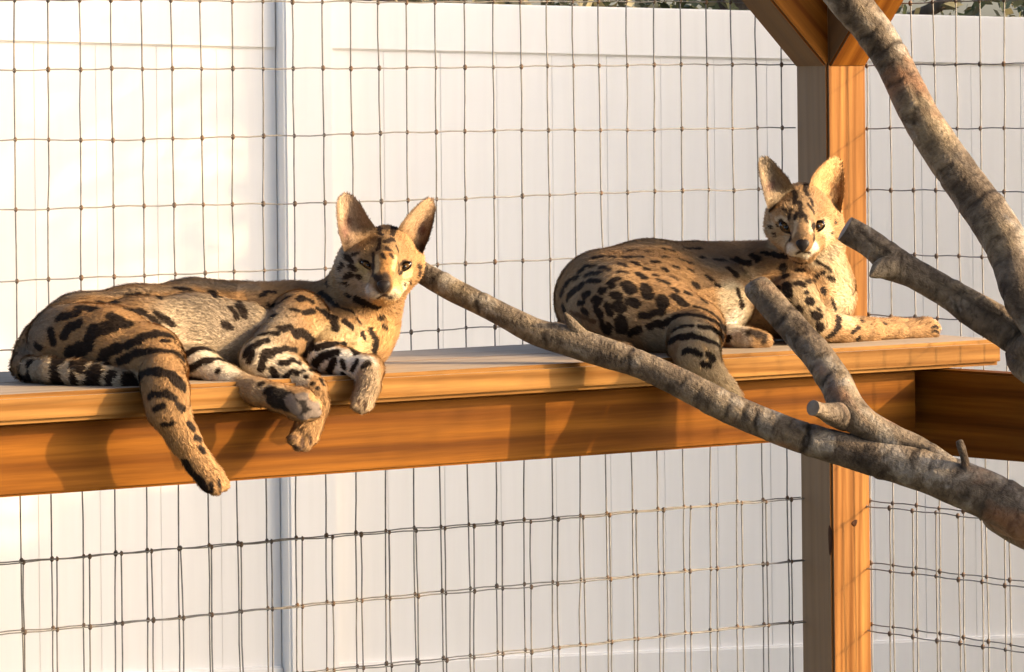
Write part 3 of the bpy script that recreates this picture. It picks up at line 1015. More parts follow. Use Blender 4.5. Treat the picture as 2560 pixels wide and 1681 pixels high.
def ear_mesh(z, left, right, w_base, w_tip, cup):
    """cupped ear between two traced edges (base to tip), 4 mm thick; returns local verts, faces, and (s, t) per vertex"""
    NS, NT_ = 22, 15
    def along(edge, s):
        d = [0.0]
        for a, b in zip(edge[:-1], edge[1:]):
            d.append(d[-1] + math.hypot(b[0] - a[0], b[1] - a[1]))
        x = s * d[-1]
        for i in range(len(d) - 1):
            if x <= d[i + 1] + 1e-9:
                t = (x - d[i]) / max(1e-9, d[i + 1] - d[i])
                return edge[i][0] + t * (edge[i + 1][0] - edge[i][0]), edge[i][1] + t * (edge[i + 1][1] - edge[i][1])
        return edge[-1]
    V, st = [], []
    for side in (0, 1):
        for i in range(NS):
            s = i / (NS - 1)
            l, r = along(left, s), along(right, s)
            for j in range(NT_):
                t = -1 + 2 * j / (NT_ - 1)
                x = l[0] + (r[0] - l[0]) * (t + 1) / 2
                y = l[1] + (r[1] - l[1]) * (t + 1) / 2
                w = float(np.interp(s, [0, 0.16, 0.3, 1], [w_base - 0.016, w_base + 0.008, w_base + 0.010, w_tip])) - cup * min(1.0, 0.25 + 2.2 * s) * (1 - t * t) * math.sin(math.pi * min(1, 0.22 + 0.78 * s)) ** 0.7 * (1.15 - s)
                w -= 0.024 * max(0.0, 1 - s / 0.32) * abs(t) ** 2
                th = 0.0045 * (1 - t ** 4) * (1 - s ** 6)
                if side: w -= th + 0.0006
                u, v = zp(z, x, y)
                V.append(np.array(local(Q(u, v, w))))
                st.append((s, t, side))
    Fc = []
    N = NS * NT_
    for i in range(NS - 1):
        for j in range(NT_ - 1):
            a = i * NT_ + j
            Fc.append((a, a + 1, a + NT_ + 1, a + NT_))
            Fc.append((N + a, N + a + NT_, N + a + NT_ + 1, N + a + 1))
    rim = [i * NT_ for i in range(NS)] + [(NS - 1) * NT_ + j for j in range(1, NT_)] + [i * NT_ + NT_ - 1 for i in range(NS - 2, -1, -1)]
    for a, b in zip(rim[:-1], rim[1:]):
        Fc.append((a, a + N, b + N, b))
    return np.array(V), Fc, st

def ellipsoid(c, ax_, n1=10, n2=16):
    """c world centre; ax_: three world vectors (already scaled)"""
    V, Fc = [], []
    for i in range(n1 + 1):
        th = math.pi * i / n1
        for j in range(n2):
            a = 2 * math.pi * j / n2
            V.append(c + ax_[0] * (math.sin(th) * math.cos(a)) + ax_[1] * (math.sin(th) * math.sin(a)) + ax_[2] * math.cos(th))
    for i in range(n1):
        for j in range(n2):
            Fc.append((i * n2 + j, (i + 1) * n2 + j, (i + 1) * n2 + (j + 1) % n2, i * n2 + (j + 1) % n2))
    return V, Fc

def finish_cat(cat, name, label, loc, base, z, eyes, nose, bald, nfur, head_c, tail_dir, seed):
    root = empty(name, label, 'cat', tuple(loc), 'spotted cats resting on the shelf')
    V, Fq = cat.V, cat.F
    cols = cat.colour(V, base)
    allV, allF, allC = [V], [tuple(f) for f in Fq.tolist()], [cols]
    nb = len(V)
    for e in cat.ears:
        ev, ef, st, shade = e
        o = sum(len(x) for x in allV)
        allV.append(ev); allF += [tuple(i + o for i in f) for f in ef]
        allC.append(np.array([shade(*q) for q in st]))
    AV = np.concatenate(allV); AC = np.concatenate(allC)
    W = cat.world(AV)
    body = meshobj('body', W.tolist(), allF, M_SKIN, root, True)
    ca = body.data.color_attributes.new('coat', 'FLOAT_COLOR', 'POINT')
    ca.data.foreach_set('color', np.concatenate([AC, np.ones((len(AC), 1))], axis=1).ravel())
    # ---- fur
    tri = np.concatenate([Fq[:, [0, 1, 2]], Fq[:, [0, 2, 3]]])
    fr = np.random.default_rng(seed)
    P0, P1, P2 = V[tri[:, 0]], V[tri[:, 1]], V[tri[:, 2]]
    nrm = np.cross(P1 - P0, P2 - P0)
    area = np.linalg.norm(nrm, axis=1)
    nrm /= np.maximum(area, 1e-12)[:, None]
    pick = fr.choice(len(tri), nfur, p=area / area.sum())
    r1, r2 = np.sqrt(fr.random((nfur, 1))), fr.random((nfur, 1))
    P = P0[pick] * (1 - r1) + P1[pick] * r1 * (1 - r2) + P2[pick] * r1 * r2
    N = nrm[pick]
    # lie of the fur: along the nearest limb, away from the nose on the head
    best = np.full(nfur, 9.0); D = np.zeros((nfur, 3)); Lf = np.full(nfur, 0.01)
    for p in cat.pr:
        d = cat.sd(P[:, 0], P[:, 1], P[:, 2], p)
        m_ = d < best
        best[m_] = d[m_]; D[m_] = p[1] - p[0]; Lf[m_] = p[5]
    hc, hr = head_c
    nz = np.array(local(cat.hit(z, *nose)[0]))
    near = np.linalg.norm(P - hc, axis=1) < hr
    D[near] = P[near] - nz
    D /= np.maximum(np.linalg.norm(D, axis=1), 1e-9)[:, None]
    D += fr.normal(size=D.shape) * 0.30
    D -= N * np.sum(D * N, axis=1)[:, None]
    D /= np.maximum(np.linalg.norm(D, axis=1), 1e-9)[:, None]
    keep = np.ones(nfur, bool)
    for (bx, by, br) in bald:
        h = cat.hit(z, bx, by)[0] if not isinstance(bx, str) else cat.hit(bx, by[0], by[1])[0]
        if h is not None:
            keep &= np.linalg.norm(P - np.array(local(h)), axis=1) > br
    P, N, D, Lf = P[keep], N[keep], D[keep], Lf[keep]
    own = np.full((len(P), 3), -1.0)
    for ev, ef, st, shade in cat.ears:                     # short fur on the ears as well
        ec = np.array([shade(*q) for q in st])
        q4 = np.array(ef)
        et = np.concatenate([q4[:, [0, 1, 2]], q4[:, [0, 2, 3]]])
        e0, e1, e2 = ev[et[:, 0]], ev[et[:, 1]], ev[et[:, 2]]
        en = np.cross(e1 - e0, e2 - e0); ea = np.linalg.norm(en, axis=1); en /= np.maximum(ea, 1e-12)[:, None]
        cen = ev.mean(0)
        sd_ = np.array([st[i][2] for i in et[:, 0]])
        want = np.where(sd_[:, None] == 0, np.array(local(CAM)) - cen, cen - np.array(local(CAM)))
        en *= np.sign(np.sum(en * want, axis=1))[:, None]
        ne = 5200
        pk = fr.choice(len(et), ne, p=ea / ea.sum())
        a1_, a2_ = np.sqrt(fr.random((ne, 1))), fr.random((ne, 1))
        ep = e0[pk] * (1 - a1_) + e1[pk] * a1_ * (1 - a2_) + e2[pk] * a1_ * a2_
        sv = np.array([q[0] for q in st])
        base_c = ev[sv < 0.2].mean(0); tip_c = ev[sv > 0.9].mean(0)
        ed = np.tile(tip_c - base_c, (ne, 1)); ed /= np.linalg.norm(ed[0])
        ed += fr.normal(size=ed.shape) * 0.45
        ed -= en[pk] * np.sum(ed * en[pk], axis=1)[:, None]; ed /= np.linalg.norm(ed, axis=1)[:, None]
        P = np.concatenate([P, ep]); N = np.concatenate([N, en[pk]]); D = np.concatenate([D, ed])
        Lf = np.concatenate([Lf, np.full(ne, 0.0048)]); own = np.concatenate([own, ec[et[pk, 0]]])
    k = len(P)
    Ln = Lf * fr.uniform(0.6, 1.25, k)
    S = np.cross(N, D)
    wd = (0.00055 * (Lf / 0.01) ** 0.3)[:, None]
    lift = fr.uniform(0.12, 0.42, (k, 1))
    tip = P + (D + N * lift) * Ln[:, None]
    mid = P + (D * 0.5 + N * lift * 0.75) * Ln[:, None]
    hv = np.stack([P - S * wd, P + S * wd, mid - S * wd * 0.8, mid + S * wd * 0.8, tip], axis=1).reshape(-1, 3)
    b = 5 * np.arange(k)[:, None]
    hf = np.concatenate([b + [0, 1, 3], b + [0, 3, 2], b + [2, 3, 4]])
    hcol = cat.colour(P + D * (Ln * 0.5)[:, None], base, 0.0004)
    hcol[own[:, 0] >= 0] = own[own[:, 0] >= 0]
    hcol *= fr.uniform(0.74, 1.22, (k, 1))
    HW = cat.world(hv)
    me = bpy.data.meshes.new('fur')
    me.vertices.add(len(HW)); me.vertices.foreach_set('co', HW.ravel())
    me.loops.add(hf.size); me.loops.foreach_set('vertex_index', hf.ravel().astype(np.int32))
    me.polygons.add(len(hf)); me.polygons.foreach_set('loop_start', (3 * np.arange(len(hf))).astype(np.int32))
    me.update(calc_edges=True)
    me.materials.append(M_FUR)
    NW = np.repeat(N * 0.85 + D * 0.0 + fr.normal(size=N.shape) * 0.22, 5, axis=0)
    NW = NW[:, :1] * np.array(AX) + NW[:, 1:2] * np.array(BX) + NW[:, 2:3] * np.array([0, 0, 1.0])
    NW /= np.linalg.norm(NW, axis=1)[:, None]
    me.polygons.foreach_set('use_smooth', np.ones(len(hf), bool))
    me.normals_split_custom_set_from_vertices(NW.tolist())
    fo = bpy.data.objects.new('fur', me)
    link(fo, root); fo.matrix_parent_inverse = Matrix.Translation(-Vector(root.location))
    fo['kind'] = 'stuff'
    hc5 = np.repeat(np.clip(hcol, 0, 1), 5, axis=0)
    ca = me.color_attributes.new('coat', 'FLOAT_COLOR', 'POINT')
    ca.data.foreach_set('color', np.concatenate([hc5, np.ones((len(hc5), 1))], axis=1).ravel())
    # ---- eyes and nose
    for (ex, ey, ew, eh, tilt) in eyes:
        loc_, nr, _, _ = cat.hit(z, ex, ey)
        mpp = pxm(loc_) / ZOOM[z][2]
        to = (CAM - loc_).normalized()
        sx = RIGHT - to * RIGHT.dot(to); sx.normalize(); sy = to.cross(sx)
        xx = sx * math.cos(tilt) + sy * math.sin(tilt); yy = to.cross(xx)
        hw, hh = ew / 2 * mpp, eh / 2 * mpp
        v, f = ellipsoid(loc_ + to * 0.0002, (xx * hw * 1.22, yy * hh * 1.5, to * 0.0040))
        eo = meshobj('eye', v, f, M_PUPIL, root, True)           # dark lids
        eo.data.name = 'eyelids'
        for nm, mt, cx_, sx_, sy_, dz in (('iris', M_EYE, 0.0, 0.86, 0.78, 0.0030), ('pupil', M_PUPIL, 0.0, 0.34, 0.70, 0.0044)):
            v, f = ellipsoid(loc_ + to * dz - yy * hh * 0.12, (xx * hw * sx_, yy * hh * sy_, to * 0.0022))
            po = meshobj(nm, v, f, mt, None, True)
            po.parent = eo
    loc_, nr, _, _ = cat.hit(z, *nose)
    mpp = pxm(loc_) / ZOOM[z][2]
    to = (CAM - loc_).normalized()
    sx = (RIGHT - to * RIGHT.dot(to)).normalized(); sy = to.cross(sx)
    v, f = ellipsoid(Vector((0, 0, 0)), (sx, sy, to), 10, 18)
    sc = cat.nose_size
    vv = []
    for q in v:
        a, b_, c_ = q.dot(sx), q.dot(sy), q.dot(to)
        wf = 0.62 + 0.38 * b_                              # narrower at the lip
        vv.append(loc_ - to * 0.001 + sx * a * sc * mpp * wf + sy * b_ * sc * mpp * 0.72 + to * c_ * 0.005)
    meshobj('nose', vv, f, M_NOSE, root, True)
    return root

DARK = (0.020, 0.013, 0.010)
def ear_shade(front, back, rim, blobs):
    """blobs: (s, t, size along, size across, colour)"""
    front, back, rim = map(np.array, (front, back, rim))
    def f(s, t, side):
        if side:
            return back
        c = 1.35 * front * (1 + 0.14 * math.sin(11 * t + 4 * s) * (0.4 + s * (1 - s)))
        for (bs, bt, ss, tt, bc) in blobs:
            g_ = math.exp(-((s - bs) / ss) ** 2 - ((t - bt) / tt) ** 2)
            c = c * (1 - g_) + np.array(bc) * g_
        e = max(0.0, abs(t) - 0.84) / 0.16
        return c * (1 - 0.6 * e) + rim * 0.6 * e
    return f

# ================================================================== first cat: stretched out, legs over the shelf edge
c1 = Cat()
c1.chain('1', [(1130, 720, 208, .20), (900, 705, 206, .19), (620, 725, 196, .19), (380, 745, 180, .20), (235, 790, 140, .22)], 0.03)
c1.chain('1', [(1130, 760, 175, .31), (900, 745, 178, .30), (650, 755, 170, .30), (400, 770, 160, .30)], 0.03)
c1.chain('1', [(300, 770, 172, .27), (520, 790, 168, .34), (700, 850, 140, .40), (755, 905, 118, .44)], 0.018)
c1.chain('1', [(755, 930, 108, .465), (770, 1000, 106, .492), (782, 1085, 98, .507), (852, 1220, 72, .512), (925, 1335, 62, .515), (975, 1400, 66, .520)], 0.008, 0.006)
c1.chain('1', [(965, 1405, 50, .520), (965, 1438, 36, .528)], 0.004, 0.004)
c1.chain('1', [(985, 1415, 50, .525), (1003, 1455, 36, .533)], 0.004, 0.004)
c1.chain('1', [(995, 1400, 50, .522), (1036, 1436, 36, .526)], 0.004, 0.004)
# tail round the front of the rump
c1.chain('1', [(160, 830, 95, .22), (115, 885, 58, .25), (150, 902, 54, .29), (230, 905, 54, .335), (350, 915, 54, .365), (470, 930, 52, .39), (560, 952, 48, .41), (630, 985, 34, .425)], 0.008, 0.010)
# lower hind leg, sole towards us
c1.chain('2', [(80, 640, 120, .34), (240, 665, 112, .375), (420, 772, 92, .42), (600, 830, 80, .47), (720, 865, 80, .50), (850, 905, 96, .522), (905, 930, 82, .53)], 0.008, 0.006)
for x, y in ((895, 855), (945, 905), (950, 955), (880, 975)):
    c1.chain('2', [(860, 915, 60, .525), (x, y, 42, .536)], 0.004, 0.004)
# chest, shoulders, neck
c1.chain('2', [(506, 455, 262, .21), (800, 440, 255, .22), (1120, 420, 250, .26)], 0.03)
c1.chain('2', [(1030, 520, 190, .33), (1190, 430, 250, .28)], 0.03)
c1.chain('2', [(1240, 520, 170, .31), (1240, 400, 200, .30)], 0.02)
c1.chain('2', [(1190, 330, 235, .28), (1280, 160, 205, .31), (1340, 60, 180, .33)], 0.025)
# near foreleg
c1.chain('2', [(850, 400, 190, .33), (700, 560, 140, .385), (600, 630, 112, .405), (780, 705, 105, .425), (930, 815, 84, .462), (958, 910, 72, .484), (915, 1030, 74, .490), (885, 1085, 84, .493)], 0.008, 0.007)
for x, y in ((808, 1120), (846, 1160), (892, 1158), (935, 1110)):
    c1.chain('2', [(885, 1080, 55, .493), (x, y, 38, .502)], 0.004, 0.004)
# far foreleg
c1.chain('2', [(1080, 470, 160, .33), (985, 610, 105, .39), (1130, 660, 90, .43), (1275, 695, 86, .468), (1272, 800, 70, .486), (1238, 880, 72, .490)], 0.008, 0.007)
for x, y in ((1195, 915), (1232, 932), (1270, 915)):
    c1.chain('2', [(1235, 870, 52, .49), (x, y, 36, .497)], 0.004, 0.004)
# head
c1.chain('3', [(725, 705, 222, .335)], 0.02, 0.005)
c1.chain('3', [(430, 740, 120, .33), (560, 740, 160, .335)], 0.015, 0.006)
c1.chain('3', [(970, 765, 105, .33), (860, 750, 150, .335)], 0.015, 0.006)
c1.chain('3', [(430, 905, 195, .33), (640, 900, 250, .335), (900, 900, 178, .335)], 0.02, 0.008)
c1.chain('3', [(545, 790, 130, .358), (860, 790, 130, .358)], 0.012, 0.004)
c1.chain('3', [(720, 700, 120, .372), (715, 860, 105, .392), (705, 1010, 88, .412), (703, 1070, 80, .418)], 0.015, 0.003)
c1.chain('3', [(700, 990, 210, .355), (705, 1090, 170, .372)], 0.02, 0.006)
c1.chain('3', [(700, 1070, 105, .40), (610, 1120, 92, .404)], 0.012, 0.004)
c1.chain('3', [(700, 1070, 105, .40), (795, 1115, 92, .404)], 0.012, 0.004)
c1.chain('3', [(705, 1150, 80, .39), (705, 1190, 60, .395)], 0.012, 0.005)
c1.build()
TAN1 = (0.300, 0.180, 0.086)
# patches of the ground colour, largest first
c1.mark('3', [(520, 690, 640, 700, 900)], (0.245, 0.155, 0.078), 0.012)
c1.mark('1', [(400, 900, 690, 1150, 700), (300, 980, 800, 1180, 860)], (0.40, 0.325, 0.235), 0.03)
c1.mark('1', [(120, 960, 600, 1120, 640), (80, 1000, 700, 1130, 720)], (0.24, 0.195, 0.15), 0.02)
c1.mark('1', [(60, 330, 560, 600, 540, 900, 500, 1180, 520)], (0.27, 0.195, 0.125), 0.008)
c1.mark('1', [(120, 120, 820, 200, 690, 300, 600)], (0.27, 0.205, 0.145), 0.012)
c1.mark('1', [(200, 950, 850, 1150, 800)], (0.50, 0.42, 0.31), 0.012)
c1.mark('1', [(110, 110, 890, 300, 905, 480, 930, 640, 980)], (0.40, 0.33, 0.24), 0.004)
c1.mark('2', [(130, 230, 620, 420, 740)], (0.55, 0.50, 0.42), 0.006)
c1.mark('2', [(110, 480, 790, 720, 860)], (0.38, 0.29, 0.19), 0.006)
c1.mark('2', [(190, 560, 600, 700, 640, 820, 720)], (0.52, 0.45, 0.35), 0.006)
c1.mark('2', [(170, 980, 620, 1120, 660, 1230, 690)], (0.62, 0.60, 0.56), 0.006)
c1.mark('2', [(150, 1000, 480, 1150, 480, 1250, 560)], (0.48, 0.36, 0.20), 0.012)
c1.mark('2', [(150, 1270, 720, 1240, 900)], (0.36, 0.27, 0.18), 0.006)
c1.mark('2', [(200, 1400, 250, 1380, 480)], (0.47, 0.28, 0.12), 0.012)
c1.mark('3', [(300, 330, 800, 330, 960, 450, 1080)], (0.34, 0.27, 0.20), 0.010)
c1.mark('3', [(90, 540, 1130, 640, 1170)], (0.44, 0.40, 0.355), 0.006)
c1.mark('3', [(110, 780, 1150, 900, 1100)], (0.60, 0.50, 0.36), 0.005)
c1.mark('3', [(90, 480, 960, 540, 1000), (70, 960, 960, 900, 980)], (0.48, 0.38, 0.22), 0.004)
c1.mark('3', [(50, 450, 870, 520, 920)], (0.46, 0.38, 0.20), 0.003)
c1.mark('3', [(120, 735, 780, 720, 950)], (0.36, 0.19, 0.07), 0.004)
c1.mark('3', [(34, 632, 790, 630, 930), (34, 815, 790, 800, 920)], (0.50, 0.36, 0.19), 0.002)
c1.mark('3', [(150, 695, 1020, 702, 1090)], (0.050, 0.034, 0.026), 0.004)
# spots and stripes
c1.mark('1', [(40, 280, 660, 360, 640), (36, 370, 610, 440, 620), (26, 470, 595, 540, 595), (18, 590, 560, 650, 555), (20, 690, 560, 745, 572), (44, 595, 622, 655, 636),
              (40, 300, 740, 330, 705, 360, 690), (30, 238, 720, 250, 775), (55, 325, 830, 410, 790), (50, 410, 790, 430, 730), (55, 430, 725, 520, 702), (46, 520, 700, 590, 690), (40, 515, 652, 580, 690),
              (40, 485, 830, 550, 800), (30, 590, 790, 650, 768), (40, 650, 760, 730, 736), (30, 730, 736, 800, 748), (22, 690, 660, 740, 690), (22, 722, 640, 800, 692), (30, 560, 862, 650, 822, 760, 818, 850, 850),
              (16, 760, 770, 850, 812), (42, 650, 935, 740, 912, 800, 928, 850, 985), (24, 670, 1060, 700, 1030, 760, 1012, 810, 1035), (20, 828, 1068, 850, 1085), (18, 880, 1150, 900, 1180), (18, 910, 1220, 930, 1226),
              (16, 932, 1270, 946, 1282), (5, 985, 1428, 984, 1472), (5, 1016, 1420, 1026, 1466), (34, 860, 1335, 905, 1400, 950, 1445), (24, 960, 1468, 1035, 1474), (30, 470, 860, 500, 880), (14, 720, 1090, 760, 1070), (14, 760, 1160, 800, 1150),
              (26, 145, 865, 140, 945), (56, 270, 860, 265, 955), (30, 340, 870, 345, 955), (36, 380, 872, 372, 900), (60, 440, 905, 425, 965), (32, 520, 920, 505, 980), (64, 600, 950, 625, 1005), (24, 95, 930, 130, 948),
              (30, 990, 548, 1002, 562), (15, 820, 525, 900, 540), (26, 1040, 690, 1060, 700), (26, 1100, 600, 1130, 650), (18, 1068, 612, 1100, 660), (18, 170, 790, 190, 800)], DARK, 0.0012, 0.0024)
c1.mark('2', [(30, 480, 280, 520, 370), (20, 440, 320, 460, 360), (26, 390, 410, 430, 440), (36, 310, 230, 330, 250), (46, 856, 268, 866, 262), (20, 720, 292, 790, 250), (26, 800, 325, 840, 335),
              (26, 880, 350, 935, 335), (20, 960, 320, 1000, 350), (40, 685, 372, 700, 366), (46, 1012, 356, 1060, 380, 1070, 450), (42, 740, 450, 798, 440), (42, 1132, 405, 1165, 430), (28, 980, 230, 1020, 250, 1080, 310),
              (46, 820, 480, 880, 470, 920, 510, 910, 560), (18, 1010, 170, 1150, 240), (26, 1350, 380, 1356, 384), (18, 1360, 430, 1380, 446), (38, 1290, 460, 1320, 520, 1310, 590), (36, 1195, 265, 1250, 290, 1330, 312),
              (20, 610, 485, 720, 475), (40, 520, 600, 590, 540, 650, 515), (30, 545, 650, 560, 600), (44, 620, 690, 640, 605, 720, 582, 830, 582), (30, 680, 690, 710, 740), (28, 740, 660, 820, 640), (16, 850, 655, 900, 655),
              (22, 760, 740, 800, 710, 850, 720), (40, 880, 595, 940, 560), (18, 920, 705, 960, 706), (18, 885, 740, 895, 740), (15, 925, 780, 936, 782), (18, 955, 810, 965, 812), (14, 870, 700, 880, 705), (14, 985, 760, 995, 780),
              (42, 960, 560, 1050, 545, 1130, 550, 1200, 600), (46, 950, 660, 1000, 610, 1080, 590), (44, 1035, 705, 1060, 650), (22, 1108, 640, 1130, 685), (26, 1180, 695, 1200, 650), (26, 1240, 680, 1275, 660), (22, 1120, 722, 1140, 740),
              (42, 165, 600, 250, 562, 320, 580), (36, 185, 690, 280, 642, 400, 645), (42, 175, 755, 260, 775), (20, 340, 710, 360, 700), (16, 600, 790, 640, 780), (26, 640, 835, 700, 812),
              (18, 660, 300, 700, 310), (16, 900, 270, 930, 290), (16, 1200, 380, 1230, 420), (16, 1100, 320, 1180, 350), (20, 600, 250, 640, 240), (20, 640, 220, 700, 225), (18, 1230, 470, 1250, 520)], DARK)
c1.mark('2', [(110, 700, 865, 800, 900, 900, 935), (60, 900, 960, 960, 960)], (0.022, 0.018, 0.017), 0.002)
c1.mark('2', [(58, 790, 885, 825, 935), (34, 850, 850, 885, 862), (32, 912, 905, 960, 918), (28, 925, 962, 970, 966), (26, 850, 985, 885, 988)], (0.17, 0.14, 0.125), 0.0012)
c1.mark('2', [(6, 827, 1105, 830, 1172), (6, 868, 1115, 868, 1188), (6, 914, 1100, 916, 1150), (6, 1214, 890, 1213, 948), (6, 1254, 890, 1253, 942), (22, 780, 1080, 800, 1110), (14, 820, 1160, 850, 1180), (14, 870, 1150, 880, 1180)], (0.10, 0.06, 0.04))
c1.mark('3', [(40, 640, 500, 680, 580), (40, 800, 500, 780, 585), (30, 662, 620, 648, 710), (30, 720, 640, 800, 625), (46, 730, 712, 745, 718), (26, 828, 690, 842, 725), (22, 690, 760, 700, 800), (20, 770, 770, 790, 800),
              (30, 602, 760, 605, 900), (44, 480, 842, 560, 880, 600, 905), (40, 592, 920, 640, 1010), (26, 842, 870, 900, 850, 965, 855), (30, 838, 930, 850, 900), (22, 850, 950, 910, 920),
              (46, 335, 790, 385, 835), (34, 285, 870, 292, 880), (34, 370, 888, 412, 900), (44, 325, 985, 385, 970), (26, 258, 910, 266, 918), (20, 400, 770, 440, 750), (30, 440, 970, 460, 990), (24, 300, 1040, 340, 1060),
              (26, 1036, 880, 1046, 884), (20, 955, 1040, 965, 1050), (36, 1052, 900, 1042, 970), (16, 900, 1060, 910, 1065)], (0.032, 0.020, 0.014))
c1.mark('3', [(14, 705, 1160, 640, 1200), (14, 705, 1160, 780, 1195)], (0.05, 0.03, 0.025))
c1.random_spots(90, DARK, 0.15, 5)
eL = ear_mesh('3', [(330, 800), (300, 690), (262, 560), (244, 400), (240, 280), (262, 215), (310, 180)], [(680, 600), (610, 490), (555, 415), (500, 320), (450, 250), (400, 195), (345, 176)], .360, .338, .034)
eR = ear_mesh('3', [(800, 600), (860, 480), (925, 395), (1000, 310), (1075, 250), (1110, 230), (1135, 222)], [(1050, 850), (1090, 735), (1140, 620), (1180, 480), (1205, 330), (1198, 260), (1170, 225)], .360, .338, .034)
sh = ear_shade((0.30, 0.215, 0.15), (0.08, 0.06, 0.04), (0.10, 0.07, 0.045), [(.10, .3, .2, .8, (0.22, 0.14, 0.075)), (.46, -.35, .09, .32, (0.10, 0.042, 0.035)), (.18, -.75, .12, .3, (0.055, 0.032, 0.02)), (.33, -.7, .08, .3, (0.20, 0.11, 0.09))])
sh2 = ear_shade((0.27, 0.185, 0.115), (0.04, 0.028, 0.02), (0.05, 0.033, 0.022), [(.10, -.3, .2, .8, (0.22, 0.14, 0.07)), (.40, .35, .10, .35, (0.13, 0.06, 0.045)), (.18, .8, .16, .3, (0.04, 0.024, 0.016)), (.45, .92, .3, .16, (0.05, 0.03, 0.02))])
c1.ears = [(*eL, sh), (*eR, sh2)]
c1.nose_size = 92
h1 = (np.array(local(Q(*zp('3', 690, 860), .35))), 0.085)
finish_cat(c1, 'spotted_cat', 'spotted tawny cat sprawled with its legs hanging over the shelf edge', Q(*zp('1', 600, 930), .28), TAN1, '3',
           [(552, 874, 135, 54, -0.50), (900, 886, 135, 64, 0.46)], (700, 1085), [(552, 872, .010), (900, 884, .010), (700, 1090, .012), ('2', (830, 910), .020), ('2', (930, 935), .016)], 150000, h1, None, 21)

# ================================================================== second cat: half sitting by the post, forelegs out in front
c2 = Cat()
c2.chain('4', [(1700, 560, 360, .22), (1300, 590, 400, .21), (900, 610, 440, .215), (520, 645, 430, .22)], 0.03)
c2.chain('4', [(1500, 640, 300, .28), (900, 680, 360, .28), (600, 720, 360, .27)], 0.03)
c2.chain('4', [(640, 720, 340, .30), (1000, 800, 300, .34), (1270, 900, 268, .385)], 0.02)
c2.chain('4', [(1270, 960, 235, .415), (1275, 1060, 215, .455), (1310, 1170, 185, .482), (1400, 1290, 140, .49), (1510, 1400, 112, .492), (1590, 1490, 105, .495)], 0.010, 0.007)
c2.chain('4', [(1590, 1480, 90, .495), (1640, 1560, 60, .50)], 0.005, 0.005)
c2.chain('4', [(1600, 960, 110, .33), (1750, 985, 95, .36), (1850, 985, 75, .37)], 0.010, 0.006)
c2.chain('4', [(1850, 985, 60, .37), (1900, 1000, 45, .375)], 0.005, 0.005)
c2.chain('4', [(300, 900, 150, .2), (150, 900, 60, .22), (230, 1000, 60, .3), (500, 1040, 60, .38), (700, 1060, 50, .41)], 0.01)   # tail, behind the branch
# chest, shoulders
c2.chain('5', [(75, 1050, 310, .22), (330, 1060, 310, .255), (560, 1090, 290, .275)], 0.03)
c2.chain('5', [(560, 740, 210, .30), (600, 880, 225, .29), (640, 1090, 250, .275), (560, 1200, 210, .30)], 0.025, 0.009)
c2.chain('5', [(560, 740, 215, .30), (540, 600, 190, .315)], 0.02)
c2.chain('5', [(480, 1130, 190, .335), (620, 1300, 125, .365), (820, 1345, 92, .36), (1020, 1350, 78, .35), (1220, 1354, 60, .345), (1340, 1352, 55, .345), (1425, 1338, 74, .345), (1465, 1345, 66, .345)], 0.010, 0.007)
for y, w in ((1318, .330), (1342, .350), (1372, .356)):
    c2.chain('5', [(1450, 1345, 48, .345), (1498, y, 35, w)], 0.003, 0.004)
c2.chain('5', [(640, 1220, 150, .26), (800, 1320, 80, .25), (1200, 1325, 60, .25), (1400, 1325, 62, .25)], 0.01, 0.006)
# head
c2.chain('5', [(530, 458, 176, .345)], 0.02, 0.005)
c2.chain('5', [(385, 470, 85, .338), (470, 480, 120, .345)], 0.015, 0.006)
c2.chain('5', [(705, 480, 90, .332), (610, 480, 120, .345)], 0.015, 0.006)
c2.chain('5', [(405, 590, 138, .345), (535, 590, 190, .345), (680, 600, 145, .335)], 0.018, 0.009)
c2.chain('5', [(690, 700, 130, .325)], 0.02, 0.010)
c2.chain('5', [(430, 530, 105, .37), (640, 525, 105, .37)], 0.012, 0.005)
c2.chain('5', [(535, 470, 90, .375), (538, 590, 80, .398), (540, 690, 68, .422), (540, 725, 62, .427)], 0.012, 0.003)
c2.chain('5', [(540, 690, 145, .365), (540, 760, 110, .385)], 0.018, 0.006)
c2.chain('5', [(540, 720, 75, .41), (475, 755, 64, .41)], 0.010, 0.004)
c2.chain('5', [(540, 720, 75, .41), (605, 752, 64, .41)], 0.010, 0.004)
c2.chain('5', [(538, 790, 52, .402), (538, 812, 42, .404)], 0.010, 0.006)
c2.build()
TAN2 = (0.305, 0.188, 0.094)
c2.mark('5', [(300, 535, 420, 540, 580)], (0.26, 0.175, 0.098), 0.012)
c2.mark('4', [(420, 250, 640, 420, 420, 560, 800)], (0.32, 0.235, 0.145), 0.03)
c2.mark('4', [(90, 330, 300, 620, 215, 1000, 180, 1400, 205, 1760, 240)], (0.30, 0.205, 0.12), 0.012)
c2.mark('4', [(330, 1450, 330, 1700, 400)], (0.27, 0.205, 0.14), 0.02)
c2.mark('4', [(300, 1600, 620, 1650, 850)], (0.47, 0.40, 0.29), 0.012)
c2.mark('4', [(200, 1650, 980, 1620, 820)], (0.56, 0.51, 0.43), 0.008)
c2.mark('4', [(330, 1000, 960, 1300, 900, 1450, 1000)], (0.42, 0.33, 0.215), 0.012)
c2.mark('4', [(330, 1250, 1130, 1380, 1260, 1550, 1420)], (0.46, 0.34, 0.20), 0.008)
c2.mark('5', [(330, 560, 1130, 620, 1250)], (0.44, 0.33, 0.20), 0.012)
c2.mark('5', [(220, 790, 900, 860, 1150, 820, 1240)], (0.56, 0.44, 0.28), 0.012)
c2.mark('5', [(150, 640, 820, 760, 780)], (0.55, 0.46, 0.32), 0.010)
c2.mark('5', [(160, 340, 640, 400, 700)], (0.42, 0.34, 0.23), 0.006)
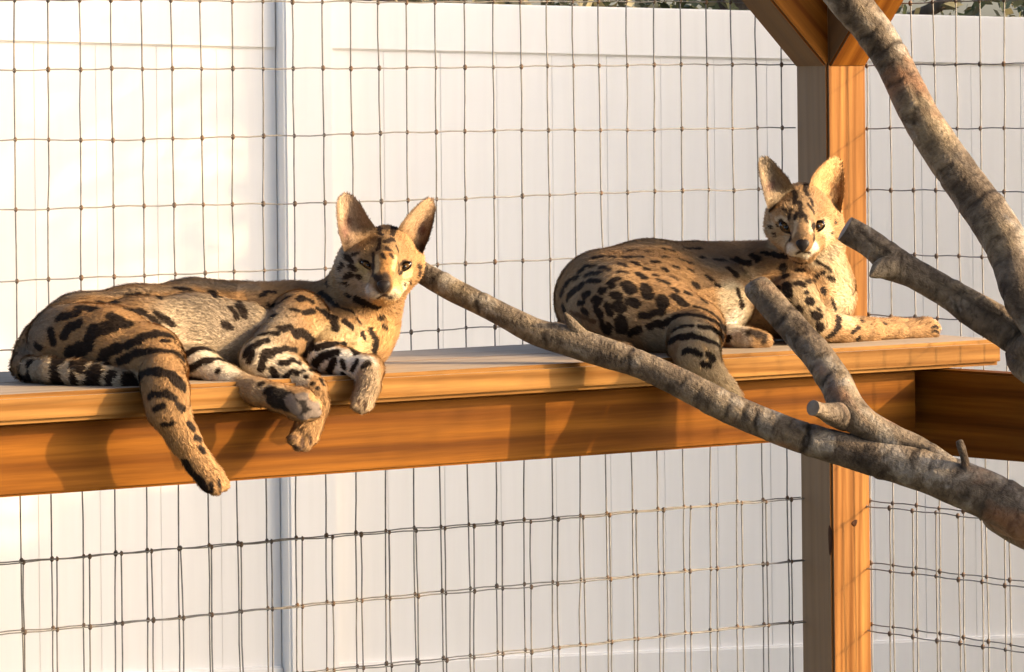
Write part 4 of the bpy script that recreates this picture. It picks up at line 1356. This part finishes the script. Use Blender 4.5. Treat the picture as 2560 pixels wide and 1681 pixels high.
c2.mark('5', [(90, 460, 770, 520, 800), (90, 620, 760, 570, 800)], (0.60, 0.55, 0.46), 0.004)
c2.mark('5', [(110, 700, 600, 730, 700)], (0.56, 0.45, 0.28), 0.006)
c2.mark('5', [(24, 350, 545, 420, 545), (22, 595, 590, 612, 640)], (0.56, 0.46, 0.32), 0.002)
c2.mark('5', [(22, 490, 560, 480, 650), (22, 590, 560, 600, 650)], (0.52, 0.40, 0.25), 0.002)
c2.mark('5', [(80, 540, 600, 540, 660)], (0.30, 0.19, 0.10), 0.003)
c2.mark('4', [(26, 670, 285, 830, 285), (30, 430, 290, 490, 285), (26, 560, 285, 600, 285), (20, 1020, 215, 1100, 235), (20, 1000, 285, 1050, 280), (24, 920, 325, 975, 325), (34, 1210, 320, 1240, 335), (20, 350, 365, 430, 360),
              (26, 480, 370, 560, 392), (30, 640, 340, 700, 365), (40, 360, 440, 400, 425, 480, 420), (40, 250, 475, 280, 460), (36, 370, 490, 470, 490), (30, 550, 505, 630, 470), (58, 800, 430, 850, 460), (26, 850, 385, 890, 392),
              (20, 1010, 380, 1040, 402), (16, 1110, 365, 1140, 372), (22, 1230, 390, 1260, 408), (32, 980, 480, 1060, 512), (40, 1270, 505, 1308, 540), (24, 1390, 450, 1420, 472), (92, 705, 530, 740, 560), (84, 862, 545, 888, 605),
              (44, 490, 572, 510, 572), (36, 590, 600, 650, 626), (44, 430, 640, 470, 652), (48, 270, 560, 235, 590, 205, 622), (80, 622, 690, 655, 715), (54, 730, 662, 790, 686), (92, 1000, 650, 1010, 690), (58, 1112, 625, 1200, 690),
              (44, 1215, 590, 1230, 598), (96, 650, 825, 660, 885), (44, 440, 705, 480, 780), (28, 290, 682, 340, 670), (40, 830, 786, 900, 770, 1000, 746), (46, 900, 870, 1060, 836), (48, 740, 935, 800, 890),
              (46, 1105, 795, 1280, 780, 1400, 812, 1500, 880, 1565, 985), (30, 1100, 910, 1250, 870), (50, 1335, 880, 1450, 912, 1520, 980, 1525, 1070), (46, 1070, 1005, 1180, 962, 1260, 958, 1380, 992),
              (30, 1190, 1092, 1270, 1080, 1322, 1112), (36, 1400, 992, 1490, 1055), (40, 1392, 1112, 1430, 1150), (30, 1340, 1190, 1400, 1206), (22, 1280, 705, 1400, 750, 1500, 835), (24, 1460, 310, 1530, 312),
              (38, 1610, 312, 1730, 342), (38, 1570, 382, 1630, 430), (38, 1772, 270, 1820, 310), (18, 1330, 292, 1360, 290), (18, 1200, 205, 1330, 210), (26, 480, 800, 512, 890), (22, 640, 410, 700, 415), (20, 330, 600, 370, 590),
              (20, 560, 540, 600, 520), (18, 1450, 520, 1480, 530), (20, 1640, 560, 1680, 700), (18, 940, 440, 960, 445), (18, 1150, 300, 1170, 310), (18, 720, 230, 780, 225), (18, 860, 240, 900, 236), (40, 150, 600, 165, 560), (36, 190, 520, 215, 490), (34, 300, 410, 330, 395), (36, 160, 700, 175, 740), (40, 330, 520, 300, 545), (40, 380, 590, 350, 620), (36, 540, 700, 560, 760), (34, 330, 740, 370, 760), (40, 560, 870, 540, 920), (34, 760, 330, 800, 350), (26, 1090, 460, 1130, 480), (30, 1100, 560, 1130, 575), (24, 1340, 640, 1370, 670)], DARK, 0.0012, 0.0027)
c2.mark('4', [(24, 230, 750, 330, 790, 430, 830)], (0.12, 0.07, 0.035))
c2.mark('4', [(70, 1760, 925, 1830, 940), (40, 1870, 1010, 1880, 960), (30, 1640, 1075, 1760, 1060)], (0.035, 0.025, 0.02), 0.004)
c2.mark('5', [(28, 180, 810, 212, 850), (26, 60, 832, 150, 860), (28, 0, 905, 60, 960), (56, 398, 900, 418, 960), (56, 420, 1020, 440, 1090), (30, 365, 1040, 375, 1045), (24, 500, 918, 550, 910), (34, 490, 1010, 550, 1022),
              (26, 570, 1000, 620, 995), (42, 684, 1066, 692, 1074), (60, 588, 1140, 598, 1148), (34, 510, 1190, 528, 1200), (60, 634, 1240, 648, 1248), (24, 655, 1196, 665, 1204), (54, 656, 1318, 666, 1330), (56, 800, 1262, 790, 1312),
              (52, 800, 1325, 730, 1392), (22, 900, 1362, 945, 1330), (28, 962, 1276, 968, 1284), (26, 942, 1406, 948, 1412), (16, 640, 850, 740, 910), (24, 650, 960, 690, 932), (16, 742, 1130, 770, 1200), (16, 1120, 1300, 1136, 1304), (9, 1478, 1330, 1515, 1328), (9, 1480, 1360, 1515, 1362),
              (30, 250, 790, 330, 800, 420, 822), (22, 480, 850, 560, 860), (18, 720, 960, 760, 985), (34, 440, 1150, 455, 1170), (18, 560, 1080, 580, 1075)], DARK)
c2.mark('5', [(26, 462, 312, 492, 370, 480, 430), (30, 560, 300, 572, 372), (26, 530, 470, 532, 530), (20, 512, 420, 528, 470), (18, 580, 440, 622, 500), (18, 452, 480, 440, 540), (40, 382, 572, 450, 640), (26, 442, 640, 452, 690),
              (36, 610, 602, 682, 575), (26, 622, 640, 620, 700), (16, 560, 520, 575, 560), (16, 500, 500, 490, 540), (18, 305, 600, 312, 606), (16, 330, 650, 340, 655), (14, 350, 590, 356, 596), (18, 600, 400, 612, 440),
              (16, 400, 470, 430, 480), (18, 770, 560, 776, 570), (14, 740, 640, 750, 645)], (0.030, 0.020, 0.015))
c2.mark('5', [(12, 540, 775, 500, 795), (12, 540, 775, 585, 792)], (0.05, 0.03, 0.025))
c2.random_spots(90, DARK, 0.14, 6)
eL = ear_mesh('5', [(310, 540), (282, 450), (252, 330), (226, 220), (220, 150), (228, 115), (246, 98)], [(510, 390), (468, 300), (430, 240), (372, 180), (325, 125), (295, 104), (268, 96)], .360, .338, .030)
eR = ear_mesh('5', [(560, 390), (590, 300), (604, 245), (642, 188), (700, 132), (738, 108), (770, 100)], [(790, 580), (820, 480), (836, 380), (840, 280), (834, 190), (820, 135), (796, 104)], .360, .338, .030)
sh = ear_shade((0.25, 0.195, 0.135), (0.08, 0.06, 0.045), (0.08, 0.055, 0.04), [(.88, -.1, .2, .9, (0.15, 0.115, 0.08)), (.42, -.4, .08, .45, (0.17, 0.095, 0.085)), (.12, -.7, .12, .3, (0.06, 0.04, 0.025)), (.10, .4, .15, .6, (0.20, 0.14, 0.08))])
sh2 = ear_shade((0.38, 0.235, 0.11), (0.09, 0.055, 0.03), (0.12, 0.06, 0.03), [(.62, .72, .16, .16, (0.11, 0.045, 0.02)), (.28, .75, .12, .16, (0.10, 0.042, 0.02)), (.45, .45, .05, .4, (0.26, 0.14, 0.07)), (.28, .1, .04, .1, (0.14, 0.08, 0.04))])
c2.ears = [(*eL, sh), (*eR, sh2)]
c2.nose_size = 70
h2 = (np.array(local(Q(*zp('5', 540, 560), .35))), 0.085)
finish_cat(c2, 'spotted_cat', 'spotted cat lying upright beside the post with one foreleg stretched along the shelf', Q(*zp('4', 900, 1080), .28), TAN2, '5',
           [(425, 604, 98, 58, -0.55), (650, 596, 98, 56, 0.48)], (540, 738), [(425, 602, .010), (650, 594, .010), (540, 742, .011)], 150000, h2, None, 22)
